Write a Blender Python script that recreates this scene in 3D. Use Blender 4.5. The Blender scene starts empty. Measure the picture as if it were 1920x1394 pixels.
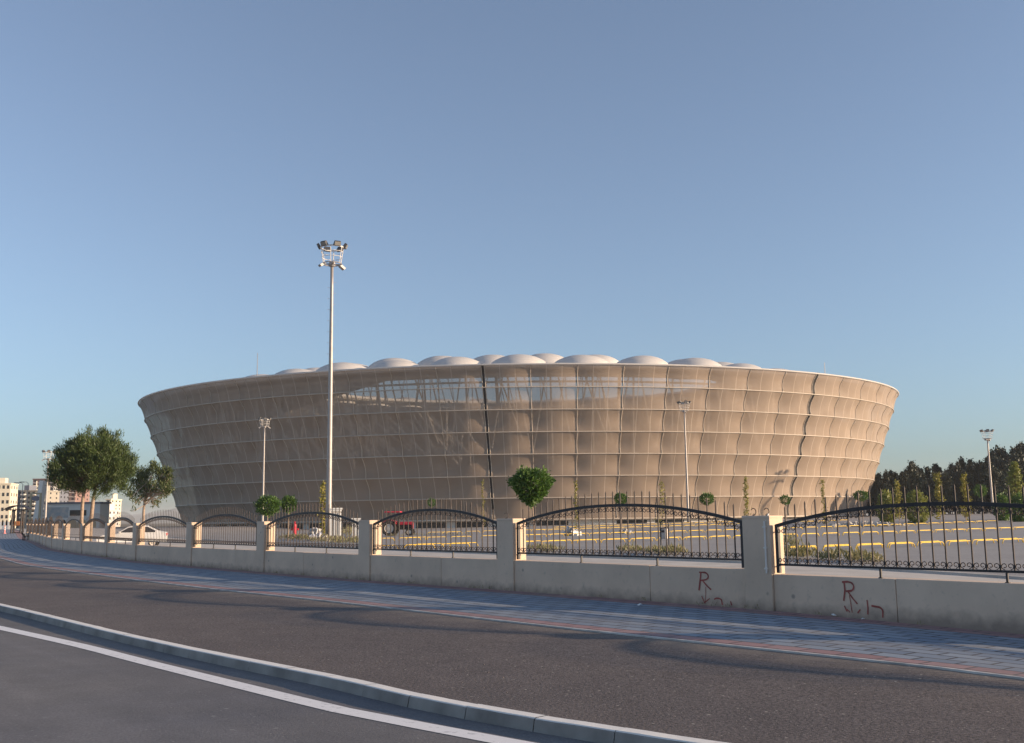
import bpy, math, random
import numpy as np
from mathutils import Vector, Matrix, Euler
R = math.radians
random.seed(7); rng = np.random.default_rng(7)
scene = bpy.context.scene
col = scene.collection

# ------------------------------------------------------------------ camera
F, IW, IH, EYE = 1930.0, 1920.0, 1394.0, 1.6
cam_d = bpy.data.cameras.new('camera'); cam = bpy.data.objects.new('camera', cam_d); col.objects.link(cam)
cam_d.sensor_width = 36.0; cam_d.lens = 36.0 * F / IW; cam_d.clip_start = 0.1; cam_d.clip_end = 30000
CR = Euler((R(90) + math.atan(275 / F), 0, 0)).to_matrix() @ Euler((0, 0, -math.atan(0.0122))).to_matrix()
cam.matrix_world = Matrix.Translation((0, 0, EYE)) @ CR.to_4x4()
scene.camera = cam
scene.render.resolution_x, scene.render.resolution_y = 1024, 743

# ------------------------------------------------------------------ light
SUN_EL, SUN_AZ = 10.6, 99.5            # azimuth clockwise from +Y
world = bpy.data.worlds.new('World'); scene.world = world; world.use_nodes = True
wn = world.node_tree; bg = wn.nodes['Background']
sky = wn.nodes.new('ShaderNodeTexSky'); sky.sky_type = 'NISHITA'; sky.sun_disc = False
sky.sun_elevation = R(SUN_EL); sky.sun_rotation = R(SUN_AZ)
sky.air_density = 1.0; sky.dust_density = 1.0; sky.ozone_density = 4.6; sky.altitude = 0
hsv = wn.nodes.new('ShaderNodeHueSaturation'); hsv.inputs['Saturation'].default_value = 0.7
tint = wn.nodes.new('ShaderNodeMix'); tint.data_type = 'RGBA'; tint.blend_type = 'MULTIPLY'; tint.inputs[0].default_value = 1.0; tint.inputs[7].default_value = (0.94, 0.965, 0.965, 1)
wn.links.new(sky.outputs[0], hsv.inputs['Color']); wn.links.new(hsv.outputs[0], tint.inputs[6])
wn.links.new(tint.outputs[2], bg.inputs[0]); bg.inputs[1].default_value = 0.108
sl = bpy.data.lights.new('sun', 'SUN'); sl.energy = 3.9; sl.angle = R(0.5); sl.color = (1.0, 0.74, 0.49)
sun = bpy.data.objects.new('sun', sl); col.objects.link(sun)
sd = Vector((math.sin(R(SUN_AZ)) * math.cos(R(SUN_EL)), math.cos(R(SUN_AZ)) * math.cos(R(SUN_EL)), math.sin(R(SUN_EL))))
sun.rotation_euler = sd.to_track_quat('Z', 'Y').to_euler(); sun.location = sd * 50
scene.view_settings.view_transform = 'Standard'; scene.view_settings.look = 'None'
scene.view_settings.exposure = 1.0; scene.view_settings.gamma = 1.0
scene.cycles.max_bounces = 6; scene.cycles.transparent_max_bounces = 24

# ------------------------------------------------------------------ terrain and surveying helpers
def ss(x, a, b):
    t = min(1, max(0, (x - a) / (b - a))); return t * t * (3 - 2 * t)
def T(x, y):
    z = 0.0125 * min(110, max(0, x + 13)) * ss(y, 75, 185)
    z -= 0.03 * min(10, max(0, x - 4.3)) * (1 - ss(y, 22, 40))
    z += ss(-x, 38, 50) * 0.7 * ss(y, 104, 140)
    return z
def ray(px, py):
    return (CR @ Vector(((px - IW / 2) / F, -(py - IH / 2) / F, -1))).normalized()
def gp(px, py, z=0.0):
    d = ray(px, py); k = (z - EYE) / d.z
    return Vector((d.x * k, d.y * k, z))
def at(px, py, Y):
    d = ray(px, py); k = Y / d.y
    return Vector((d.x * k, Y, EYE + d.z * k))

# ------------------------------------------------------------------ materials
def nodes(name):
    m = bpy.data.materials.new(name); m.use_nodes = True
    nt = m.node_tree; return m, nt, nt.nodes['Principled BSDF']
def N(nt, kind, **kw):
    n = nt.nodes.new(kind)
    for k, v in kw.items():
        if k in n.inputs: n.inputs[k].default_value = v
        else: setattr(n, k, v)
    return n
def c4(c): return (c[0], c[1], c[2], 1)
def mixc(nt, fac, a, b, blend='MIX'):
    n = nt.nodes.new('ShaderNodeMix'); n.data_type = 'RGBA'; n.blend_type = blend
    def put(i, v):
        if hasattr(v, 'is_linked'): nt.links.new(v, n.inputs[i])
        elif i == 0: n.inputs[0].default_value = v
        else: n.inputs[i].default_value = c4(v)
    put(0, fac); put(6, a); put(7, b)
    return n.outputs[2]
def ramp(nt, src, p0, p1, c0=(0, 0, 0), c1=(1, 1, 1)):
    r = nt.nodes.new('ShaderNodeValToRGB'); nt.links.new(src, r.inputs[0])
    r.color_ramp.elements[0].position = p0; r.color_ramp.elements[1].position = p1
    r.color_ramp.elements[0].color = c4(c0); r.color_ramp.elements[1].color = c4(c1)
    return r.outputs[0]
def noise(nt, scale, detail=4, vec=None, rough=0.55):
    n = N(nt, 'ShaderNodeTexNoise', Scale=scale, Detail=detail, Roughness=rough)
    if vec is None:
        tc = nt.nodes.new('ShaderNodeTexCoord'); vec = tc.outputs['Object']
    nt.links.new(vec, n.inputs['Vector']); return n.outputs['Fac']
def bump(nt, b, h, s, d=0.02):
    n = N(nt, 'ShaderNodeBump', Strength=s, Distance=d); nt.links.new(h, n.inputs['Height']); nt.links.new(n.outputs[0], b.inputs['Normal'])
def plain(name, c, rough=0.6, metal=0.0, var=0.12, scale=3.0, bmp=0.0):
    m, nt, b = nodes(name); b.inputs['Roughness'].default_value = rough; b.inputs['Metallic'].default_value = metal
    f = noise(nt, scale)
    lo = tuple(x * (1 - var) for x in c); hi = tuple(min(1, x * (1 + var)) for x in c)
    nt.links.new(ramp(nt, f, 0.3, 0.7, lo, hi), b.inputs['Base Color'])
    if bmp: bump(nt, b, f, bmp)
    return m
def leafmat(name, c, c2, transl=0.3, scale=1.2):
    m, nt, b = nodes(name); b.inputs['Roughness'].default_value = 0.55
    f = noise(nt, scale, 5); cc = ramp(nt, f, 0.35, 0.65, c, c2)
    nt.links.new(cc, b.inputs['Base Color'])
    t = N(nt, 'ShaderNodeBsdfTranslucent'); nt.links.new(cc, t.inputs[0])
    mx = nt.nodes.new('ShaderNodeMixShader'); mx.inputs[0].default_value = transl
    nt.links.new(b.outputs[0], mx.inputs[1]); nt.links.new(t.outputs[0], mx.inputs[2])
    nt.links.new(mx.outputs[0], nt.nodes['Material Output'].inputs[0]); return m

def asphalt(name, base, tint, speck, grain=30.0, gamp=0.5, sp_scale=14.0, bmp=0.4, streak=0.0, dirt=False):
    m, nt, b = nodes(name); b.inputs['Roughness'].default_value = 0.9
    b.inputs['Specular IOR Level'].default_value = 0.3
    big = noise(nt, 0.22, 6); mid = noise(nt, 1.7, 7, rough=0.7); fine = noise(nt, grain, 4, rough=0.75)
    a = ramp(nt, big, 0.3, 0.7, base, tint)
    def mul(a, src, lo, hi, p0=0.25, p1=0.75):
        n = nt.nodes.new('ShaderNodeMix'); n.data_type = 'RGBA'; n.blend_type = 'MULTIPLY'; n.inputs[0].default_value = 1.0
        nt.links.new(a, n.inputs[6]); nt.links.new(ramp(nt, src, p0, p1, (lo, lo, lo), (hi, hi, hi)), n.inputs[7]); return n.outputs[2]
    a = mul(a, mid, 0.86, 1.14)
    if streak:
        uv = nt.nodes.new('ShaderNodeUVMap'); mp_ = nt.nodes.new('ShaderNodeMapping'); mp_.inputs['Scale'].default_value = (0.05, 1.3, 1); nt.links.new(uv.outputs[0], mp_.inputs[0])
        a = mul(a, noise(nt, 1.0, 4, mp_.outputs[0]), 1 - streak, 1 + streak, 0.3, 0.7)
    a = mul(a, fine, 1 - gamp, 1 + gamp, 0.3, 0.7)
    if dirt:    # pale sand blown against the two edges
        uv = nt.nodes.new('ShaderNodeUVMap'); sx = nt.nodes.new('ShaderNodeSeparateXYZ'); nt.links.new(uv.outputs[0], sx.inputs[0])
        ad = nt.nodes.new('ShaderNodeMath'); ad.operation = 'MULTIPLY_ADD'; nt.links.new(noise(nt, 1.1, 6, rough=0.7), ad.inputs[0]); ad.inputs[1].default_value = -2.4; nt.links.new(sx.outputs[1], ad.inputs[2])
        mr = N(nt, 'ShaderNodeMapRange'); nt.links.new(ad.outputs[0], mr.inputs['Value']); mr.inputs['From Min'].default_value = -1.1; mr.inputs['From Max'].default_value = -0.4; mr.inputs['To Min'].default_value = 0.6; mr.inputs['To Max'].default_value = 0.0
        a = mixc(nt, mr.outputs[0], a, (0.27, 0.225, 0.18))
    tc = nt.nodes.new('ShaderNodeTexCoord')
    for sc, th, m0 in ((sp_scale, 0.16, 0.5), (sp_scale * 2.6, 0.2, 0.47)):
        v = N(nt, 'ShaderNodeTexVoronoi', Scale=sc); nt.links.new(tc.outputs['Object'], v.inputs['Vector'])
        sp = ramp(nt, v.outputs['Distance'], th * 0.6, th, (1, 1, 1), (0, 0, 0))
        sep = nt.nodes.new('ShaderNodeSeparateColor'); nt.links.new(v.outputs['Color'], sep.inputs[0])
        msk = nt.nodes.new('ShaderNodeMath'); msk.operation = 'MULTIPLY'; nt.links.new(sp, msk.inputs[0]); nt.links.new(ramp(nt, sep.outputs[0], 0.7, 0.95), msk.inputs[1])
        a = mixc(nt, msk.outputs[0], a, speck)
    nt.links.new(a, b.inputs['Base Color']); bump(nt, b, fine, bmp, 0.015); return m

M = {}
M['road'] = asphalt('road_asphalt', (0.125, 0.125, 0.137), (0.18, 0.168, 0.16), (0.26, 0.255, 0.245), 40, 0.25, 6.0, 0.3, 0.16)
M['verge'] = asphalt('verge_asphalt', (0.104, 0.09, 0.087), (0.145, 0.122, 0.112), (0.46, 0.42, 0.36), 32, 0.7, 10.0, 0.6, 0.0, True)
M['lot'] = asphalt('lot_asphalt', (0.28, 0.265, 0.255), (0.33, 0.315, 0.3), (0.4, 0.38, 0.35), 12, 0.2, 5.0, 0.2)
M['earth'] = plain('dry_earth', (0.2, 0.17, 0.12), 0.95, var=0.35, scale=0.08, bmp=0.2)
M['hill'] = plain('hill_scrub', (0.1, 0.11, 0.08), 0.95, var=0.3, scale=0.01)
M['concrete'] = plain('pale_concrete', (0.5, 0.46, 0.41), 0.9, var=0.14, scale=0.8, bmp=0.1)
M['edging'] = plain('edging_stone', (0.52, 0.5, 0.47), 0.9, var=0.3, scale=2.5)
M['linepaint'] = None
M['white_paint'] = plain('white_paint', (0.74, 0.74, 0.72), 0.6, var=0.06)
M['iron'] = plain('black_iron', (0.022, 0.018, 0.02), 0.55, var=0.25, scale=8)
M['picket'] = plain('rusty_dark_iron', (0.045, 0.033, 0.03), 0.7, var=0.35, scale=9)
M['galv'] = plain('galvanised_steel', (0.36, 0.335, 0.32), 0.5, 0.35, var=0.1, scale=2)
M['lampdark'] = plain('dark_lamp_housing', (0.05, 0.05, 0.055), 0.5, var=0.2)
M['lampglass'] = plain('lamp_glass', (0.35, 0.34, 0.32), 0.15, 0.4, var=0.1)
M['steel_white'] = plain('white_steel', (0.72, 0.68, 0.63), 0.5, var=0.08)
M['frame_beige'] = plain('beige_steel_frame', (0.5, 0.43, 0.355), 0.5, var=0.08)
M['strut'] = plain('cream_strut_paint', (0.9, 0.84, 0.76), 0.5, var=0.05)
M['membrane'] = plain('white_roof_membrane', (0.74, 0.71, 0.68), 0.6, var=0.04, scale=0.3)
def translucent(m, c, f):
    nt = m.node_tree; b = nt.nodes['Principled BSDF']; t = N(nt, 'ShaderNodeBsdfTranslucent'); t.inputs[0].default_value = c4(c); mx = nt.nodes.new('ShaderNodeMixShader'); mx.inputs[0].default_value = f
    nt.links.new(b.outputs[0], mx.inputs[1]); nt.links.new(t.outputs[0], mx.inputs[2]); nt.links.new(mx.outputs[0], nt.nodes['Material Output'].inputs[0])
translucent(M['membrane'], (0.85, 0.8, 0.74), 0.3)
M['stand'] = plain('raw_concrete_stand', (0.24, 0.2, 0.165), 0.9, var=0.2, scale=0.2)
M['dark'] = plain('dark_gap', (0.02, 0.018, 0.02), 0.8)
M['glass'] = plain('dark_glass', (0.03, 0.033, 0.038), 0.12, var=0.3, scale=0.5)
M['yellow'] = plain('yellow_paint', (0.8, 0.52, 0.035), 0.55, var=0.2, scale=5)
M['red'] = plain('red_paint', (0.55, 0.02, 0.045), 0.4, var=0.15)
M['pink'] = plain('faded_pink_plastic', (0.75, 0.28, 0.26), 0.6)
M['rubber'] = plain('black_rubber', (0.03, 0.027, 0.026), 0.85, var=0.3, scale=6)
M['rim'] = plain('dusty_cream_rim', (0.62, 0.55, 0.47), 0.6)
M['carwhite'] = plain('white_car_paint', (0.78, 0.77, 0.75), 0.25, var=0.03)
M['bark'] = plain('bark', (0.2, 0.14, 0.1), 0.95, var=0.4, scale=7, bmp=0.6)
M['barkpale'] = plain('pale_bark', (0.33, 0.25, 0.19), 0.95, var=0.3, scale=7, bmp=0.4)
M['wood'] = plain('orange_wood', (0.42, 0.17, 0.06), 0.6, var=0.3, scale=6)
M['stone'] = plain('pale_rubble', (0.4, 0.37, 0.34), 0.95, var=0.35, scale=2)
M['pebble'] = plain('pebble', (0.19, 0.165, 0.15), 0.95, var=0.5, scale=30)
M['spray'] = plain('red_spray', (0.34, 0.085, 0.07), 0.85, var=0.3, scale=14)
M['steelgrey'] = plain('bin_steel', (0.4, 0.38, 0.37), 0.45, 0.3, var=0.1)
M['bluebag'] = plain('pale_blue_sacks', (0.5, 0.52, 0.6), 0.7, var=0.35, scale=3)
M['pine'] = leafmat('pine_needles', (0.045, 0.075, 0.018), (0.085, 0.125, 0.03), 0.25, 0.6)
M['pine2'] = leafmat('sparse_pine_needles', (0.06, 0.085, 0.025), (0.1, 0.125, 0.04), 0.3, 0.7)
M['box'] = leafmat('clipped_leaf', (0.045, 0.105, 0.018), (0.1, 0.185, 0.03), 0.3, 3)
M['sap'] = leafmat('yellowing_leaf', (0.22, 0.21, 0.04), (0.33, 0.29, 0.06), 0.35, 2)
M['willow'] = leafmat('drooping_leaf', (0.18, 0.21, 0.045), (0.27, 0.28, 0.065), 0.3, 0.8)
M['conifer'] = leafmat('dark_conifer', (0.018, 0.033, 0.026), (0.036, 0.054, 0.037), 0.1, 0.4)
M['weed'] = leafmat('dry_weed', (0.17, 0.17, 0.07), (0.3, 0.26, 0.13), 0.3, 2)

def m_wall():
    m, nt, b = nodes('cream_wall_plaster'); b.inputs['Roughness'].default_value = 0.9
    tc = nt.nodes.new('ShaderNodeTexCoord'); g = nt.nodes.new('ShaderNodeNewGeometry')
    big = noise(nt, 0.9, 5, g.outputs['Position']); fine = noise(nt, 9, 6, g.outputs['Position'])
    a = ramp(nt, big, 0.3, 0.7, (0.58, 0.445, 0.335), (0.74, 0.57, 0.43))
    a = mixc(nt, ramp(nt, fine, 0.6, 0.82, (0, 0, 0), (0.55, 0.55, 0.55)), a, (0.3, 0.26, 0.215))
    sx = nt.nodes.new('ShaderNodeSeparateXYZ'); nt.links.new(g.outputs['Position'], sx.inputs[0])
    n2 = noise(nt, 5, 4, g.outputs['Position'])
    ad = nt.nodes.new('ShaderNodeMath'); ad.operation = 'MULTIPLY_ADD'; nt.links.new(n2, ad.inputs[0]); ad.inputs[1].default_value = -0.3; nt.links.new(sx.outputs[2], ad.inputs[2])
    mr = N(nt, 'ShaderNodeMapRange'); nt.links.new(ad.outputs[0], mr.inputs['Value']); mr.inputs['From Min'].default_value = -0.17; mr.inputs['From Max'].default_value = 0.06
    mr.inputs['To Min'].default_value = 0.75; mr.inputs['To Max'].default_value = 0.0; low = mr.outputs[0]
    a = mixc(nt, low, a, (0.19, 0.15, 0.125))
    v = N(nt, 'ShaderNodeTexVoronoi', Scale=2.3); nt.links.new(g.outputs['Position'], v.inputs['Vector'])
    a = mixc(nt, ramp(nt, v.outputs['Distance'], 0.05, 0.11, (0.65, 0.65, 0.65), (0, 0, 0)), a, (0.2, 0.18, 0.165))
    nt.links.new(a, b.inputs['Base Color']); bump(nt, b, fine, 0.25, 0.01); return m
M['wall'] = m_wall()

def m_paver():
    m, nt, b = nodes('sidewalk_pavers'); b.inputs['Roughness'].default_value = 0.85
    uv = nt.nodes.new('ShaderNodeUVMap')
    br = N(nt, 'ShaderNodeTexBrick', Scale=1.0); nt.links.new(uv.outputs[0], br.inputs['Vector'])
    br.inputs['Brick Width'].default_value = 0.5; br.inputs['Row Height'].default_value = 0.3; br.inputs['Mortar Size'].default_value = 0.02
    br.inputs['Color1'].default_value = (0.17, 0.21, 0.265, 1); br.inputs['Color2'].default_value = (0.27, 0.31, 0.355, 1); br.inputs['Mortar'].default_value = (0.06, 0.06, 0.065, 1)
    b2 = N(nt, 'ShaderNodeTexBrick', Scale=1.0); nt.links.new(uv.outputs[0], b2.inputs['Vector'])
    b2.inputs['Brick Width'].default_value = 0.5; b2.inputs['Row Height'].default_value = 0.3; b2.inputs['Mortar Size'].default_value = 0.02
    b2.inputs['Color1'].default_value = (0.3, 0.17, 0.165, 1); b2.inputs['Color2'].default_value = (0.38, 0.225, 0.215, 1); b2.inputs['Mortar'].default_value = (0.12, 0.09, 0.085, 1)
    sx = nt.nodes.new('ShaderNodeSeparateXYZ'); nt.links.new(uv.outputs[0], sx.inputs[0])
    def step(op, t):
        n = nt.nodes.new('ShaderNodeMath'); n.operation = op; nt.links.new(sx.outputs[1], n.inputs[0]); n.inputs[1].default_value = t; return n.outputs[0]
    add = nt.nodes.new('ShaderNodeMath'); add.operation = 'ADD'; nt.links.new(step('LESS_THAN', 0.6), add.inputs[0]); nt.links.new(step('GREATER_THAN', 3.9), add.inputs[1])
    a = mixc(nt, add.outputs[0], br.outputs['Color'], b2.outputs['Color'])
    d = noise(nt, 0.7, 6); a = mixc(nt, ramp(nt, d, 0.45, 0.75, (0, 0, 0), (0.5, 0.5, 0.5)), a, (0.27, 0.24, 0.215))
    nt.links.new(a, b.inputs['Base Color']); bump(nt, b, br.outputs['Fac'], -0.4, 0.01); return m
M['paver'] = m_paver()

def m_line():
    m, nt, b = nodes('worn_line_paint'); b.inputs['Roughness'].default_value = 0.7
    f = noise(nt, 12, 6); nt.links.new(ramp(nt, f, 0.22, 0.42, (0.34, 0.34, 0.34), (0.82, 0.8, 0.78)), b.inputs['Base Color']); return m
M['linepaint'] = m_line()

def m_kerb():
    m, nt, b = nodes('kerb_stone'); b.inputs['Roughness'].default_value = 0.9
    uv = nt.nodes.new('ShaderNodeUVMap'); sx = nt.nodes.new('ShaderNodeSeparateXYZ'); nt.links.new(uv.outputs[0], sx.inputs[0])
    f = noise(nt, 2.2, 7); a = ramp(nt, f, 0.3, 0.72, (0.19, 0.175, 0.16), (0.37, 0.345, 0.315))
    tp = nt.nodes.new('ShaderNodeMath'); tp.operation = 'GREATER_THAN'; nt.links.new(sx.outputs[1], tp.inputs[0]); tp.inputs[1].default_value = 0.5
    wp = nt.nodes.new('ShaderNodeMath'); wp.operation = 'MULTIPLY'; nt.links.new(tp.outputs[0], wp.inputs[0]); nt.links.new(ramp(nt, noise(nt, 5, 7, rough=0.75), 0.2, 0.36), wp.inputs[1])
    a = mixc(nt, wp.outputs[0], a, (0.78, 0.75, 0.7))
    nt.links.new(a, b.inputs['Base Color']); bump(nt, b, f, 0.4, 0.02); return m
M['kerb'] = m_kerb()

def m_fabric():
    # perforated mesh fabric: partly see-through, three strips per bay with pale welds
    m, nt, b = nodes('mesh_facade_fabric'); b.inputs['Roughness'].default_value = 0.7; b.inputs['Specular IOR Level'].default_value = 0.2
    uv = nt.nodes.new('ShaderNodeUVMap'); sx = nt.nodes.new('ShaderNodeSeparateXYZ'); nt.links.new(uv.outputs[0], sx.inputs[0])
    k = nt.nodes.new('ShaderNodeMath'); k.operation = 'PINGPONG'; nt.links.new(sx.outputs[0], k.inputs[0]); k.inputs[1].default_value = 1 / 6
    # distance to a weld at u = 1/3, 2/3
    w = ramp(nt, k.outputs[0], 0.004, 0.012, (1, 1, 1), (0, 0, 0))
    mul = nt.nodes.new('ShaderNodeMath'); mul.operation = 'MULTIPLY'; nt.links.new(w, mul.inputs[0]); mul.inputs[1].default_value = 0.24
    f = noise(nt, 0.25, 5); g = noise(nt, 2.5, 4)
    a = ramp(nt, f, 0.3, 0.7, (0.40, 0.315, 0.25), (0.465, 0.367, 0.292))
    a = mixc(nt, ramp(nt, g, 0.55, 0.8, (0, 0, 0), (0.3, 0.3, 0.3)), a, (0.36, 0.29, 0.225))
    nt.links.new(mixc(nt, mul.outputs[0], a, (0.72, 0.63, 0.53)), b.inputs['Base Color'])
    t = N(nt, 'ShaderNodeBsdfTransparent'); t.inputs[0].default_value = (1, 1, 1, 1)
    tl = N(nt, 'ShaderNodeBsdfTranslucent'); tl.inputs[0].default_value = (0.4, 0.33, 0.26, 1)
    m0 = nt.nodes.new('ShaderNodeMixShader'); m0.inputs[0].default_value = 0.12
    nt.links.new(b.outputs[0], m0.inputs[1]); nt.links.new(tl.outputs[0], m0.inputs[2])
    mx = nt.nodes.new('ShaderNodeMixShader')
    inv = nt.nodes.new('ShaderNodeMath'); inv.operation = 'MULTIPLY_ADD'; nt.links.new(w, inv.inputs[0]); inv.inputs[1].default_value = -0.28; inv.inputs[2].default_value = 0.28
    nt.links.new(inv.outputs[0], mx.inputs[0])
    nt.links.new(m0.outputs[0], mx.inputs[1]); nt.links.new(t.outputs[0], mx.inputs[2])
    nt.links.new(mx.outputs[0], nt.nodes['Material Output'].inputs[0]); return m
M['fabric'] = m_fabric()

# ------------------------------------------------------------------ mesh builder
class MB:
    def __init__(s): s.v = []; s.f = []; s.uv = []; s.mi = []; s.has_uv = False
    def add(s, vs, fs, mi=0, uvs=None):
        o = len(s.v); s.v += [tuple(p) for p in vs]; s.f += [tuple(i + o for i in f) for f in fs]; s.mi += [mi] * len(fs)
        if uvs: s.has_uv = True
        s.uv += (uvs if uvs else [(0, 0)] * len(vs))
    def box(s, c, size, rot=None, mi=0, top=1.0):
        h = [x / 2 for x in size]; vs = []
        for z in (-1, 1):
            k = top if z > 0 else 1
            for x, y in ((-1, -1), (1, -1), (1, 1), (-1, 1)): vs.append(Vector((x * h[0] * k, y * h[1] * k, z * h[2])))
        if rot is not None: vs = [rot @ v for v in vs]
        vs = [v + Vector(c) for v in vs]
        s.add(vs, [(3, 2, 1, 0), (4, 5, 6, 7), (0, 1, 5, 4), (1, 2, 6, 5), (2, 3, 7, 6), (3, 0, 4, 7)], mi)
    def tube(s, pts, r, n=6, mi=0, closed=False, caps=True):
        pts = [Vector(p) for p in pts]; m = len(pts); rs = r if isinstance(r, (list, tuple)) else [r] * m
        vs = []; up = None
        for i, p in enumerate(pts):
            if closed: t = pts[(i + 1) % m] - pts[i - 1]
            else: t = pts[min(i + 1, m - 1)] - pts[max(i - 1, 0)]
            t = t.normalized() if t.length > 1e-9 else Vector((0, 0, 1))
            if up is None:
                up = Vector((0, 0, 1)) if abs(t.z) < 0.9 else Vector((1, 0, 0))
            u = (up - t * up.dot(t)); u = u.normalized() if u.length > 1e-6 else t.orthogonal().normalized()
            up = u; w = t.cross(u)
            for k in range(n):
                a = 2 * math.pi * (k + 0.5) / n; vs.append(p + (u * math.cos(a) + w * math.sin(a)) * rs[i])
        fs = []
        for i in range(m if closed else m - 1):
            j = (i + 1) % m
            for k in range(n): fs.append((i * n + k, i * n + (k + 1) % n, j * n + (k + 1) % n, j * n + k))
        if caps and not closed:
            fs.append(tuple(reversed(range(n)))); fs.append(tuple((m - 1) * n + k for k in range(n)))
        s.add(vs, fs, mi)
    def lathe(s, prof, c=(0, 0, 0), n=20, axis='z', mi=0):
        vs = []; c = Vector(c)
        for r, h in prof:
            for k in range(n):
                a = 2 * math.pi * k / n
                p = Vector((r * math.cos(a), r * math.sin(a), h)) if axis == 'z' else Vector((r * math.cos(a), h, r * math.sin(a)))
                vs.append(c + p)
        fs = []
        for i in range(len(prof) - 1):
            for k in range(n): fs.append((i * n + k, i * n + (k + 1) % n, (i + 1) * n + (k + 1) % n, (i + 1) * n + k))
        s.add(vs, fs, mi)
    def build(s, name, mat, parent=None, smooth=False):
        me = bpy.data.meshes.new(name); me.from_pydata(s.v, [], s.f)
        for mm in (mat if isinstance(mat, (list, tuple)) else [mat]): me.materials.append(mm)
        me.polygons.foreach_set('material_index', s.mi)
        if s.has_uv:
            ul = me.uv_layers.new(name='UVMap'); li = np.empty(len(me.loops), dtype=np.int32); me.loops.foreach_get('vertex_index', li)
            ul.data.foreach_set('uv', np.array(s.uv, dtype=np.float32)[li].ravel())
        if smooth: me.polygons.foreach_set('use_smooth', [True] * len(me.polygons))
        me.update(); o = bpy.data.objects.new(name, me); col.objects.link(o)
        if parent is not None: o.parent = parent
        return o
def empty(name, loc, rz=0, label=None, cat=None, group=None):
    o = bpy.data.objects.new(name, None); col.objects.link(o); o.location = loc; o.rotation_euler = (0, 0, rz); o.empty_display_size = 0.2
    return tag(o, label, cat, group)
def tag(o, label=None, cat=None, group=None, kind=None):
    if label: o['label'] = label
    if cat: o['category'] = cat
    if group: o['group'] = group
    if kind: o['kind'] = kind
    return o
def copy_tree(o, parent=None):
    c = o.copy(); col.objects.link(c); c.parent = parent
    for ch in list(o.children): copy_tree(ch, c)
    return c
def rawmesh(name, v, f, mat, parent=None, smooth=False):
    """v (n,3) array, f (m,k) array"""
    me = bpy.data.meshes.new(name); k = f.shape[1]
    me.vertices.add(len(v)); me.vertices.foreach_set('co', v.astype(np.float32).ravel())
    me.loops.add(f.size); me.loops.foreach_set('vertex_index', f.astype(np.int32).ravel())
    me.polygons.add(len(f)); me.polygons.foreach_set('loop_start', np.arange(0, f.size, k, dtype=np.int32))
    me.materials.append(mat); me.update(calc_edges=True); me.validate()
    o = bpy.data.objects.new(name, me); col.objects.link(o)
    if parent is not None: o.parent = parent
    return o
def leaves(name, P, size, mat, parent=None, dirs=None, elong=1.0, spread=1.0):
    """one small leaf-shaped quad per point; dirs gives the preferred leaf direction"""
    n = len(P); d = rng.normal(size=(n, 3)) * spread
    if dirs is not None: d = d * 0.45 + dirs
    d /= np.linalg.norm(d, axis=1, keepdims=True) + 1e-9
    q = rng.normal(size=(n, 3)); w = np.cross(d, q); w /= np.linalg.norm(w, axis=1, keepdims=True) + 1e-9
    s = size * rng.uniform(0.6, 1.35, size=(n, 1)); L = s * elong
    v = np.stack([P, P + d * L * 0.5 + w * s * 0.5, P + d * L, P + d * L * 0.5 - w * s * 0.5], 1).reshape(-1, 3)
    f = np.arange(4 * n).reshape(-1, 4)
    return rawmesh(name, v, f, mat, parent)

# ------------------------------------------------------------------ polylines of the plan
posts = [(22.2, -2.2), (17.8, 2.8), (13.25, 7.8), (8.5, 13.2), (4.32, 18.1), (-0.06, 23.6), (-3.9, 28.2), (-7.96, 33.4), (-11.9, 38.7), (-16.0, 44.4),
         (-19.4, 50.0), (-23.0, 55.8), (-26.6, 61.8), (-30.1, 68.2), (-33.2, 74.3), (-36.1, 80.2), (-39.1, 86.2), (-42.1, 92.1), (-45.2, 98.1), (-48.3, 104.1), (-51.4, 110.1)]
posts = [Vector((x, y, 0)) for x, y in posts]
def offset_line(P, d):
    out = []
    for i, p in enumerate(P):
        t = (P[min(i + 1, len(P) - 1)] - P[max(i - 1, 0)]).normalized()
        out.append(p + Vector((t.y, -t.x, 0)) * d)      # + is inwards, away from the street
    return out
def densify(P, step):
    # Catmull-Rom resample
    out = []
    for i in range(len(P) - 1):
        p0, p1, p2, p3 = P[max(i - 1, 0)], P[i], P[i + 1], P[min(i + 2, len(P) - 1)]
        n = max(1, int((p2 - p1).length / step))
        for k in range(n):
            t = k / n
            out.append(0.5 * ((2 * p1) + (p2 - p0) * t + (2 * p0 - 5 * p1 + 4 * p2 - p3) * t * t + (3 * p1 - p0 - 3 * p2 + p3) * t ** 3))
    out.append(P[-1]); return out
def strip(name, A, B, mat, za=0.0, zb=None, kind='structure', terrain=True, nseg=6, uvw=None):
    zb = za if zb is None else zb
    mb = MB(); s = 0; vs = []; uv = []
    for i in range(len(A)):
        if i: s += (A[i] - A[i - 1]).length
        for k in range(nseg + 1):
            p = A[i].lerp(B[i], k / nseg); z = za + (zb - za) * k / nseg + (T(p.x, p.y) if terrain else 0)
            vs.append((p.x, p.y, z)); uv.append((s, (k / nseg) * ((A[i] - B[i]).length if uvw is None else uvw)))
    fs = []
    w = nseg + 1
    for i in range(len(A) - 1):
        for k in range(nseg): fs.append((i * w + k, i * w + k + 1, (i + 1) * w + k + 1, (i + 1) * w + k))
    mb.add(vs, fs, 0, uv); o = mb.build(name, mat); tag(o, kind=kind)
    # faces up
    me = o.data
    if me.polygons[0].normal.z < 0: me.flip_normals()
    return o

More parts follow.
